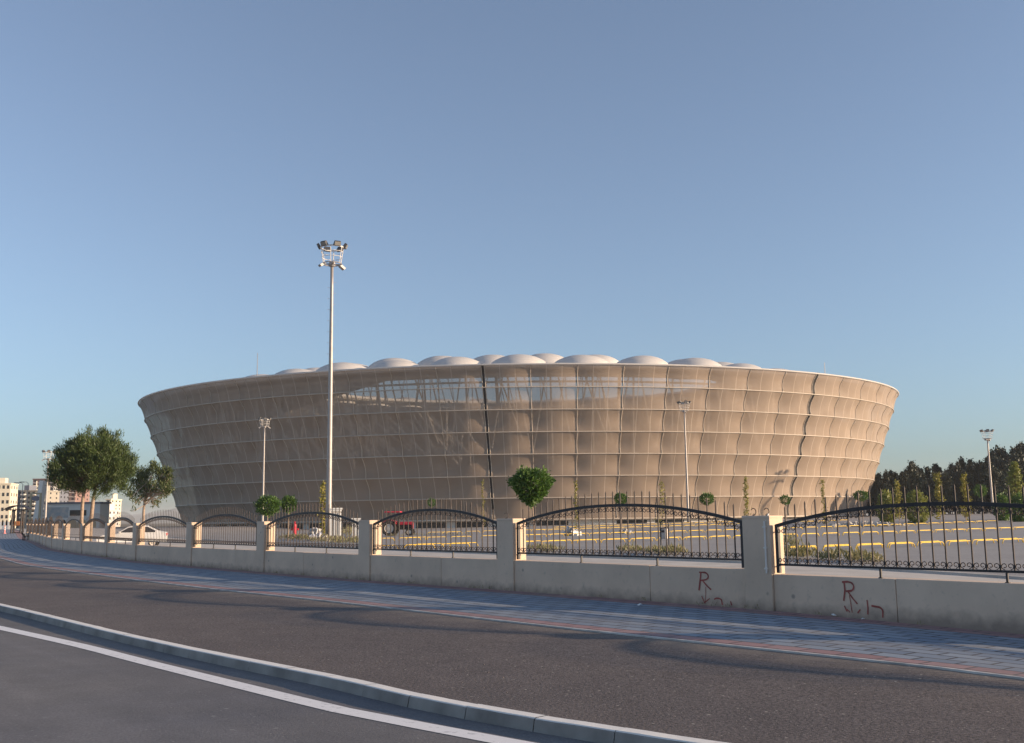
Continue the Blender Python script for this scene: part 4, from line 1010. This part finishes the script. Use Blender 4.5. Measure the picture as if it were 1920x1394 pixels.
def tractor():
    p = at(748, 1000, 104); root = empty('tractor', (p.x, 104, T(p.x, 104)), R(-4), 'red farm tractor with a red canopy parked before the stadium', 'tractor')
    for sy in (-1, 1):
        wheel(root, 'rear_wheel', (-0.85, sy * 0.72, 0.74), 0.74, 0.36, 0.46, 18); wheel(root, 'front_wheel', (1.15, sy * 0.68, 0.36), 0.36, 0.2, 0.22, 10)
        mb = MB(); pts = []
        for k in range(9):
            a = R(-5 + 130 * k / 8)
            for y in (0.5, 0.9): pts.append((-0.85 + 0.83 * math.cos(R(35) + a), sy * y, 0.74 + 0.83 * math.sin(R(35) + a)))
        mb.add(pts, [(2 * k, 2 * k + 1, 2 * k + 3, 2 * k + 2) for k in range(8)]); o = mb.build('mudguard', M['red'], root); s = o.modifiers.new('solid', 'SOLIDIFY'); s.thickness = 0.03
    mb = MB(); mb.box((0.75, 0, 1.22), (1.35, 0.5, 0.3), None, 0, 0.9); mb.box((1.38, 0, 1.0), (0.12, 0.5, 0.62), None, 0, 0.95); o = mb.build('bonnet', M['red'], root); b = o.modifiers.new('bevel', 'BEVEL'); b.width = 0.04; b.segments = 2
    mb = MB(); mb.box((0.5, 0, 0.85), (1.7, 0.34, 0.5)); mb.box((-0.7, 0, 0.78), (0.8, 0.6, 0.55)); mb.box((1.15, 0, 0.4), (0.18, 1.2, 0.14)); mb.tube([(-0.85, -0.6, 0.74), (-0.85, 0.6, 0.74)], 0.12, 8); mb.build('engine', M['rubber'], root)
    mb = MB(); mb.box((-0.05, 0, 1.05), (0.14, 0.6, 0.85)); mb.tube([(0.1, 0, 1.45), (-0.15, 0, 1.62)], 0.025, 6); mb.tube([(-0.16 + 0.19 * math.cos(k * 0.7) * 0.3, 0.19 * math.sin(k * 0.7), 1.64 + 0.19 * math.cos(k * 0.7) * 0.7) for k in range(9)], 0.018, 5, closed=True); mb.build('dashboard', M['rubber'], root)
    mb = MB(); mb.box((-0.75, 0, 1.12), (0.45, 0.48, 0.12)); mb.box((-0.98, 0, 1.36), (0.1, 0.46, 0.42)); mb.build('seat', M['rubber'], root)
    for x, y in ((-1.2, -0.5), (-1.2, 0.5), (0.0, -0.5), (0.0, 0.5)):
        mb = MB(); mb.tube([(x, y, 1.0), (x, y, 2.3)], 0.03, 6); mb.build('canopy_post', M['rubber'], root)
    mb = MB(); mb.box((-0.58, 0, 2.36), (1.65, 1.25, 0.14), None, 0, 0.94); o = mb.build('canopy', M['red'], root); b = o.modifiers.new('bevel', 'BEVEL'); b.width = 0.04; b.segments = 2
    mb = MB(); mb.tube([(0.72, 0.18, 1.35), (0.72, 0.18, 1.95)], 0.035, 8); mb.build('exhaust', M['rubber'], root)
tractor()

# ------------------------------------------------------------------ white car behind the wall (front towards the left)
def car():
    Y = 69; p = at(249, 1000, Y); root = empty('parked_car', (p.x, Y, T(p.x, Y)), R(195), 'white saloon car parked behind the curved wall, red tail light showing', 'car')
    W = 0.86
    prof = [(2.1, 0.35), (2.15, 0.55), (2.05, 0.72), (1.75, 0.84), (0.95, 0.94), (0.25, 1.36), (-0.3, 1.44), (-1.0, 1.41), (-1.75, 1.05), (-2.12, 0.98), (-2.18, 0.6), (-2.1, 0.33)]
    secs = [(-1.0, 0.86), (-0.9, 0.97), (-0.6, 1.0), (0.6, 1.0), (0.9, 0.97), (1.0, 0.86)]; vs = []; n = len(prof)
    for sy, k in secs:
        for x, z in prof:
            tum = 1 - 0.24 * max(0, (z - 0.92) / 0.5); vs.append((x * (0.97 + 0.03 * k), sy * W * tum, 0.35 + (z - 0.35) * (1 if abs(sy) < 0.95 else 0.975)))
    fs = [(i * n + j, i * n + (j + 1) % n, (i + 1) * n + (j + 1) % n, (i + 1) * n + j) for i in range(len(secs) - 1) for j in range(n)] + [tuple(range(n - 1, -1, -1)), tuple((len(secs) - 1) * n + k for k in range(n))]
    mb = MB(); mb.add(vs, fs); mb.build('body', M['carwhite'], root)
    def yy(z): return W * (1 - 0.24 * max(0, (z - 0.92) / 0.5)) + 0.006
    for sy in (-1, 1):
        for q in ([(0.75, 0.98), (0.2, 1.29), (-0.32, 1.355), (-0.36, 0.98)], [(-0.44, 0.98), (-0.4, 1.355), (-0.98, 1.33), (-1.5, 1.06), (-1.45, 0.98)]):
            mb = MB(); mb.add([(x, sy * yy(z), z) for x, z in q], [tuple(range(len(q)))]); mb.build('side_window', M['glass'], root)
        for x in (1.35, -1.35): wheel(root, 'wheel', (x, sy * 0.76, 0.31), 0.31, 0.2, 0.2, 0)
        mb = MB(); mb.box((-2.1, sy * 0.68, 0.82), (0.16, 0.3, 0.16)); mb.build('tail_light', M['red'], root)
        mb = MB(); mb.box((2.02, sy * 0.64, 0.66), (0.16, 0.34, 0.13)); mb.build('headlight', M['lampglass'], root)
        mb = MB(); mb.box((0.72, sy * 0.93, 1.0), (0.12, 0.16, 0.12)); mb.build('wing_mirror', M['carwhite'], root)
    for q, nm in (([(0.93, 0.96), (0.28, 1.345)], 'windscreen'), ([(-1.03, 1.4), (-1.72, 1.075)], 'rear_window')):
        mb = MB(); (x0, z0), (x1, z1) = q; s = 0.012; dx = s if x0 > 0 else -s
        mb.add([(x0 + dx, -yy(z0) * 0.9, z0 + s), (x0 + dx, yy(z0) * 0.9, z0 + s), (x1 + dx, yy(z1) * 0.88, z1 + s), (x1 + dx, -yy(z1) * 0.88, z1 + s)], [(0, 1, 2, 3)]); mb.build(nm, M['glass'], root)
car()

# ------------------------------------------------------------------ litter bin, hydrant, pillars
def litter_bin():
    q = gp(1247, 1023, 0.05); root = empty('litter_bin', (q.x, q.y, 0.05 + T(q.x, q.y)), R(-18), 'grey litter bin hung in a black arched frame behind the railing', 'litter bin'); s = q.y / F
    H = 46 * s; w = 15 * s
    mb = MB(); pts = [(-w / 2, 0, 0), (-w / 2, 0, H - w / 2)] + [(-w / 2 * math.cos(R(k * 20)), 0, H - w / 2 + w / 2 * math.sin(R(k * 20))) for k in range(1, 9)] + [(w / 2, 0, H - w / 2), (w / 2, 0, 0)]
    mb.tube(pts, 0.035, 8)
    for x in (-1, 1): mb.box((x * w / 2, 0, 0.01), (0.12, 0.12, 0.02))
    mb.build('frame', M['iron'], root, smooth=False)
    mb = MB(); mb.lathe([(0.001, 0.34), (w * 0.36, 0.34), (w * 0.42, 0.36), (w * 0.42, H * 0.66), (w * 0.38, H * 0.66), (w * 0.37, H * 0.5)], (0, 0, 0), 20); mb.build('bucket', M['steelgrey'], root)
    mb = MB(); mb.box((0.02, 0, H * 0.7), (w * 0.85, w * 0.8, 0.04), Matrix.Rotation(R(-14), 3, 'Y')); mb.build('lid', M['iron'], root)
    mb = MB(); mb.box((-w * 0.15, -w * 0.42, H * 0.56), (w * 0.35, 0.03, 0.12)); mb.build('plaque', M['iron'], root)
litter_bin()
def hydrant():
    c = at(552.5, 1004, 98); root = empty('fire_hydrant', (c.x, 98, T(c.x, 98)), 0, 'red pillar hydrant in the weeds left of the white fluted pillar', 'hydrant')
    H = 1.5; mb = MB(); mb.lathe([(0.001, 0), (0.26, 0), (0.26, 0.07), (0.17, 0.1), (0.16, 0.45), (0.2, 0.48), (0.2, 1.0), (0.16, 1.06), (0.13, 1.28), (0.001, 1.4)], n=16); mb.build('body', M['red'], root, smooth=False)
    for a in (0, math.pi, -math.pi / 2):
        mb = MB(); d = Vector((math.cos(a), math.sin(a), 0)); mb.tube([d * 0.12 + Vector((0, 0, 0.8)), d * 0.36 + Vector((0, 0, 0.8))], 0.1, 10); mb.build('outlet', M['red'], root)
    mb = MB(); mb.box((0, 0, 1.47), (0.12, 0.12, 0.14)); mb.build('valve', M['red'], root)
hydrant()
def white_pillar(px0, px1, py0, py1, Y, label):
    a = at(px0, py0, Y); b = at(px1, py1, Y); x = (a.x + b.x) / 2; g = T(x, Y); w = (b.x - a.x) * 0.86; H = a.z - g
    root = empty('fluted_pillar', (x, Y, g), R(8), label, 'pillar', 'white fluted pillars')
    mb = MB(); mb.box((0, 0, 0.09), (w * 1.1, w * 1.1, 0.22)); mb.box((0, 0, H * 0.47 + 0.1), (w * 0.86, w * 0.86, H * 0.82)); mb.build('shaft', M['concrete'], root)
    for sx in (-0.36, 0, 0.36):
        for sy in (-1, 1):
            mb = MB(); mb.box((sx * w, sy * w * 0.43, H * 0.5), (w * 0.2, w * 0.1, H * 0.7)); mb.build('flute', M['white_paint'], root)
    for sy in (-0.36, 0, 0.36):
        mb = MB(); mb.box((w * 0.43, sy * w, H * 0.5), (w * 0.1, w * 0.2, H * 0.7)); mb.build('flute', M['white_paint'], root)
    mb = MB(); mb.box((0, 0, H - 0.2), (w * 1.0, w * 1.0, 0.16)); mb.box((0, 0, H - 0.06), (w * 1.16, w * 1.16, 0.12)); mb.build('capital', M['white_paint'], root)
white_pillar(617, 641, 953, 1010, 84.5, 'tall white fluted pillar standing against the foot of the tall mast')
white_pillar(659, 676, 972, 1005, 90, 'lower white fluted pillar half hidden behind a wall post')

# ------------------------------------------------------------------ far left pavement: swing seat, bench, marker post
def swing():
    c = at(32, 997.5, 128); g = T(c.x, 128); root = empty('swing_seat', (c.x, 128, g), R(10), 'black canopied swing seat with orange wooden bench at the far left', 'swing seat'); s = 128 / F
    w = 16 * s / 2; H = 50 * s
    for sx in (-1, 1):
        for sy in (-0.55, 0.55):
            mb = MB(); mb.tube([(sx * w, sy, 0), (sx * w, sy * 0.5, H * 0.86)], 0.12, 6); mb.build('leg', M['iron'], root)
        mb = MB(); mb.tube([(sx * w, -0.55, 0.06), (sx * w, 0.55, 0.06)], 0.06, 6); mb.tube([(sx * w * 0.8, 0, H * 0.86), (sx * w * 0.8, 0, 0.9)], 0.025, 5); mb.build('hanger', M['iron'], root)
    mb = MB(); mb.tube([(-w, 0.5, 0.06), (w, 0.5, 0.06)], 0.05, 6); mb.build('tie_bar', M['iron'], root)
    mb = MB(); n = 12; W2 = 21 * s; vs = []
    for k in range(n + 1):
        x = -W2 + 2 * W2 * k / n; z = H * 0.86 + H * 0.14 * (1 - (x / W2) ** 2)
        for y in (-1.0, 1.0): vs.append((x, y, z))
    mb.add(vs, [(2 * k, 2 * k + 1, 2 * k + 3, 2 * k + 2) for k in range(n)]); mb.box((0, 0, H * 0.86), (W2 * 1.6, 0.1, 0.1)); o = mb.build('canopy', M['iron'], root); sm = o.modifiers.new('solid', 'SOLIDIFY'); sm.thickness = 0.08
    mb = MB()
    for k in range(4): mb.box((0, 0.28, 1.0 + k * 0.13), (w * 1.75, 0.04, 0.11))
    for k in range(4): mb.box((0, -0.25 + k * 0.13, 0.9), (w * 1.75, 0.11, 0.04))
    mb.build('seat', M['wood'], root)
swing()
def bench():
    q = gp(49, 1013.5, 0); root = empty('bench', (q.x, q.y, T(q.x, q.y)), R(-58), 'wooden bench with black iron legs on the far left pavement beside the wall', 'bench')
    for x in (-0.75, 0.0, 0.75):
        mb = MB(); mb.tube([(x, -0.25, 0), (x, -0.25, 0.42), (x, 0.2, 0.42), (x, 0.24, 0)], 0.035, 6); mb.tube([(x, 0.2, 0.42), (x, 0.33, 0.9)], 0.035, 6); mb.tube([(x, -0.25, 0.42), (x, -0.25, 0.62), (x, 0.22, 0.62)], 0.03, 6); mb.build('leg', M['iron'], root)
    mb = MB()
    for k in range(4): mb.box((0, -0.2 + k * 0.125, 0.46), (1.8, 0.1, 0.035))
    mb.build('seat', M['wood'], root)
    mb = MB()
    for k in range(3): mb.box((0, 0.24 + k * 0.04, 0.6 + k * 0.13), (1.8, 0.035, 0.1), Matrix.Rotation(R(-14), 3, 'X'))
    mb.build('backrest', M['wood'], root)
bench()
def marker():
    q = gp(8, 1008.5, 0); root = empty('marker_post', (q.x, q.y, T(q.x, q.y)), 0, 'faded pink traffic marker post on the far left pavement', 'marker post')
    mb = MB(); mb.lathe([(0.001, 0), (0.2, 0), (0.2, 0.05), (0.08, 0.08), (0.08, 0.9), (0.06, 0.98), (0.001, 1.0)], n=14); mb.build('body', M['pink'], root)
    for z in (0.45, 0.7):
        mb = MB(); mb.lathe([(0.083, z), (0.085, z + 0.01), (0.085, z + 0.1), (0.083, z + 0.11)], n=14); mb.build('band', M['white_paint'], root)
marker()

# ------------------------------------------------------------------ buildings at the far left
def bmat(name, c): return plain(name, c, 0.85, var=0.07, scale=0.3)
BM = dict(cream=bmat('cream_render', (0.68, 0.62, 0.5)), slate=bmat('slate_render', (0.16, 0.17, 0.21)), beige=bmat('greige_render', (0.36, 0.33, 0.28)), brick=bmat('red_brown_render', (0.27, 0.165, 0.145)), pale=bmat('pale_render', (0.6, 0.58, 0.56)), grey=bmat('hall_grey', (0.72, 0.7, 0.66)), bal=bmat('white_balcony', (0.75, 0.72, 0.68)), tan=bmat('tan_render', (0.4, 0.35, 0.24)))
def building(px0, px1, pytop, Y, depth, rz, wall, floors, cols, label, cat='apartment building', bal=None, band=None, roofmat=None, grp=None, winm='glass', skip=None):
    a = at(px0, pytop, Y); b = at(px1, pytop, Y); w = (b.x - a.x); H = a.z; x = (a.x + b.x) / 2
    c, s = abs(math.cos(rz)), abs(math.sin(rz)); W = max(2.0, (w - depth * s) / c)
    root = empty('apartment_building' if cat.startswith('apart') else cat.replace(' ', '_'), (x, Y + depth / 2, 0), rz, label, cat, grp)
    mb = MB(); mb.box((0, 0, H / 2 - 0.5), (W, depth, H + 0.6)); mb.build('wall', BM[wall], root)
    mb = MB(); mb.box((0, 0, H + 0.05), (W + 0.5, depth + 0.5, 0.5)); r = mb.build('roof', roofmat or BM[wall], root)
    mb = MB(); mb.box((W * 0.15, 0, H + 1.4), (W * 0.25, depth * 0.4, 2.4)); mb.build('stair_house', BM[wall], r)
    fh = H / floors
    for f in range(floors):
        for k in range(cols):
            if skip and skip(f, k): continue
            cx = -W / 2 + W * (k + 0.5) / cols; ww = min(1.5, W / cols * 0.5)
            o = MB(); o.box((cx, -depth / 2 - 0.02, fh * (f + 0.55)), (ww, 0.1, fh * 0.46)); wn_ = o.build('window', M[winm], root)
            if bal and (k % 2 == bal - 1 or bal == 3):
                o = MB(); o.box((cx, -depth / 2 - 0.55, fh * (f + 0.2)), (ww * 1.6, 1.0, fh * 0.32)); o.build('balcony', BM['bal'], wn_)
        for k in range(3):
            cy = -depth / 2 + depth * (k + 0.5) / 3; o = MB(); o.box((W / 2 + 0.02, cy, fh * (f + 0.55)), (0.1, 1.2, fh * 0.42)); o.build('window', M[winm], root)
        if band:
            o = MB(); o.box((0, -depth / 2 - 0.12, fh * f + 0.12), (W + 0.16, 0.3, 0.3)); o.build('floor_band', BM[band], root)
    return root
building(-60, 16, 908, 427.5, 14, R(14), 'cream', 6, 8, 'plain sunlit cream apartment block at the left edge of the photo')
building(15, 52, 921, 461.25, 18, R(0), 'slate', 7, 4, 'dark slate apartment block right of the cream block', bal=2)
building(40, 78, 921, 451.8, 18, R(0), 'beige', 8, 4, 'grey-beige apartment block with a column of white balconies', bal=1)
building(36, 66, 912, 495, 18, R(25), 'cream', 9, 4, 'cream block rising just above the grey-beige apartment block')
building(62, 104, 899, 549, 21, R(0), 'brick', 12, 4, 'red-brown apartment tower with pale floor bands, left of the pine', band='bal')
building(88, 105, 914, 508.5, 9, R(25), 'pale', 9, 2, 'narrow white apartment block right of the red-brown tower', bal=3)
building(106, 142, 917, 535.5, 18, R(0), 'brick', 9, 4, 'red-brown block seen under the crown of the big pine', band='bal')
building(100, 112, 920, 524.7, 12, R(0), 'slate', 8, 2, 'slim blue-grey block beside the pine crown')
building(199, 208, 937, 443.7, 12, R(0), 'cream', 7, 1, 'thin cream tower right of the pine trunks')
building(183, 203, 957, 414, 12, R(0), 'pale', 3, 3, 'low pale block right of the pine trunks')
def hall():
    Y = 215; a = at(83, 945, Y); b = at(188, 945, Y); H = a.z; x0, x1 = a.x, b.x; root = empty('hall', ((x0 + x1) / 2, Y, 0), 0, 'wide grey hall with pointed arches and a painted front behind the pine trunks', 'hall'); W = x1 - x0
    mb = MB(); mb.box((0, 2.5, H / 2 - 0.3), (W, 5, H + 0.6)); mb.build('wall', BM['grey'], root)
    mb = MB(); mb.box((0, 2.5, H + 0.1), (W + 0.6, 5.6, 0.35)); mb.build('roof', BM['slate'], root)
    def arch(cx, w, h, mat, nm):
        n = 8; pts = [(cx - w / 2, 0), (cx + w / 2, 0)] + [(cx + w / 2 * math.cos(R(90 * k / n)), h * 0.5 + h * 0.5 * math.sin(R(90 * k / n)) ** 0.8) for k in range(n + 1)] + [(cx - w / 2 * math.cos(R(90 * k / n)), h * 0.5 + h * 0.5 * math.sin(R(90 * k / n)) ** 0.8) for k in range(n - 1, -1, -1)]
        m = MB(); k = len(pts); m.add([(x, -0.06, z) for x, z in pts] + [(x, 0.05, z) for x, z in pts], [tuple(range(k))] + [(i, (i + 1) % k, k + (i + 1) % k, k + i) for i in range(k)]); return m.build(nm, mat, root)
    for k, cx in enumerate((-5.1, -4.0, -2.9, -1.6)): arch(cx, 0.9 if k < 3 else 1.1, H * 0.42, M['glass'], 'arched_window')
    for cx in (0.2, 2.2, 4.2): arch(cx, 1.9, H * 0.44, BM['tan'], 'arched_door')
    mb = MB(); mb.box((1.3, -0.05, H * 0.66), (3.4, 0.1, H * 0.2)); mb.build('window', M['glass'], root)
    m, nt, b_ = nodes('painted_front'); f = noise(nt, 0.9, 3); nt.links.new(ramp(nt, f, 0.4, 0.65, (0.33, 0.37, 0.4), (0.55, 0.5, 0.45)), b_.inputs['Base Color'])
    mb = MB(); mb.box((-2.9, -0.04, H * 0.68), (4.4, 0.08, H * 0.38)); mb.build('mural', m, root)
    mb = MB(); mb.box((-W / 2 - 0.3, -1.5, H * 0.9), (1.0, 2.2, H * 1.85), Matrix.Rotation(R(6), 3, 'Y'), 0, 0.8); mb.build('pylon', BM['bal'], root)
    c = at(67, 934, Y); vs = [(c.x + 1.1 * math.cos(k * 0.524) * 0.95, 0, c.z + 0.62 * math.sin(k * 0.524)) for k in range(12)]
hall()
def sign_arch():
    Y = 205; c = at(67, 935, Y); root = empty('oval_sign', (c.x, Y, 0), 0, 'dark oval sign on a tall portal frame before the grey-beige apartments', 'sign')
    mb = MB(); n = 24; rx, rz = 7.6 * Y / F, 4.6 * Y / F; vs = [(rx * math.cos(2 * math.pi * k / n), y, c.z + rz * math.sin(2 * math.pi * k / n)) for y in (-0.15, 0.15) for k in range(n)]
    mb.add(vs, [tuple(range(n - 1, -1, -1)), tuple(range(n, 2 * n))] + [(k, (k + 1) % n, n + (k + 1) % n, n + k) for k in range(n)]); mb.build('board', BM['slate'], root)
    for sx in (-1, 1):
        mb = MB(); mb.box((sx * rx * 1.15, 0, c.z / 2 + 0.4), (0.3, 0.4, c.z + 0.8)); mb.build('post', BM['tan'], root)
    mb = MB(); mb.box((0, 0, c.z + 0.95), (rx * 2.3 + 0.3, 0.4, 0.3)); mb.build('beam', BM['tan'], root)
sign_arch()
def far_fence():
    a = at(-6, 978, 190); b = at(24, 978, 190); n = 4
    root = empty('far_fence', ((a.x + b.x) / 2, 190, T(a.x, 190)), 0, 'white wall with small iron arches at the foot of the cream block', 'fence'); W = (b.x - a.x); g = T(a.x, 190)
    for k in range(n):
        cx = -W / 2 + W * (k + .5) / n; mb = MB(); mb.box((cx, 0, 0.25), (W / n - 0.3, 0.25, 0.9)); mb.build('wall', M['white_paint'], root)
        mb = MB(); mb.tube([(cx - W / n / 2 + 0.15 + (W / n - 0.3) * q / 10, 0, 1.0 + 0.7 * math.sin(math.pi * q / 10)) for q in range(11)], 0.05, 5); 
        for q in range(1, 10): mb.tube([(cx - W / n / 2 + 0.15 + (W / n - 0.3) * q / 10, 0, 0.7), (cx - W / n / 2 + 0.15 + (W / n - 0.3) * q / 10, 0, 1.0 + 0.7 * math.sin(math.pi * q / 10))], 0.02, 4)
        mb.build('arch_rail', M['iron'], root)
    for k in range(n + 1):
        mb = MB(); mb.box((-W / 2 + W * k / n, 0, 0.6), (0.3, 0.3, 1.6)); mb.build('post', M['white_paint'], root)
far_fence()
def street_lamp(px, py, Y, label):
    p = at(px, py, Y); root = empty('street_lamp', (p.x, Y, 0), 0, label, 'street lamp', 'street lamps by the far apartments'); H = p.z
    mb = MB(); mb.tube([(0, 0, 0), (0, 0, H * 0.97), (-0.4, 0, H), (-1.2, 0, H)], [0.1, 0.07, 0.06, 0.04], 6); mb.build('pole', M['galv'], root)
    mb = MB(); mb.box((-1.4, 0, H - 0.02), (1.0, 0.35, 0.16)); mb.build('lamp', M['lampdark'], root)
street_lamp(43, 905.5, 225, 'left street lamp, grey arm over the roof of the slate block')
street_lamp(53, 904, 228, 'right street lamp, taller, in front of the red-brown tower')

# ------------------------------------------------------------------ haze
def haze():
    mb = MB(); mb.box((0, 4200, 29), (16000, 9400, 62)); m = bpy.data.materials.new('haze_air'); m.use_nodes = True; nt = m.node_tree; nt.nodes.clear()
    out = nt.nodes.new('ShaderNodeOutputMaterial'); v = nt.nodes.new('ShaderNodeVolumePrincipled'); v.inputs['Color'].default_value = (0.93, 0.95, 1.0, 1); v.inputs['Density'].default_value = 0.00013; v.inputs['Anisotropy'].default_value = 0.0
    nt.links.new(v.outputs[0], out.inputs['Volume']); o = mb.build('haze', m); tag(o, kind='stuff')
haze()
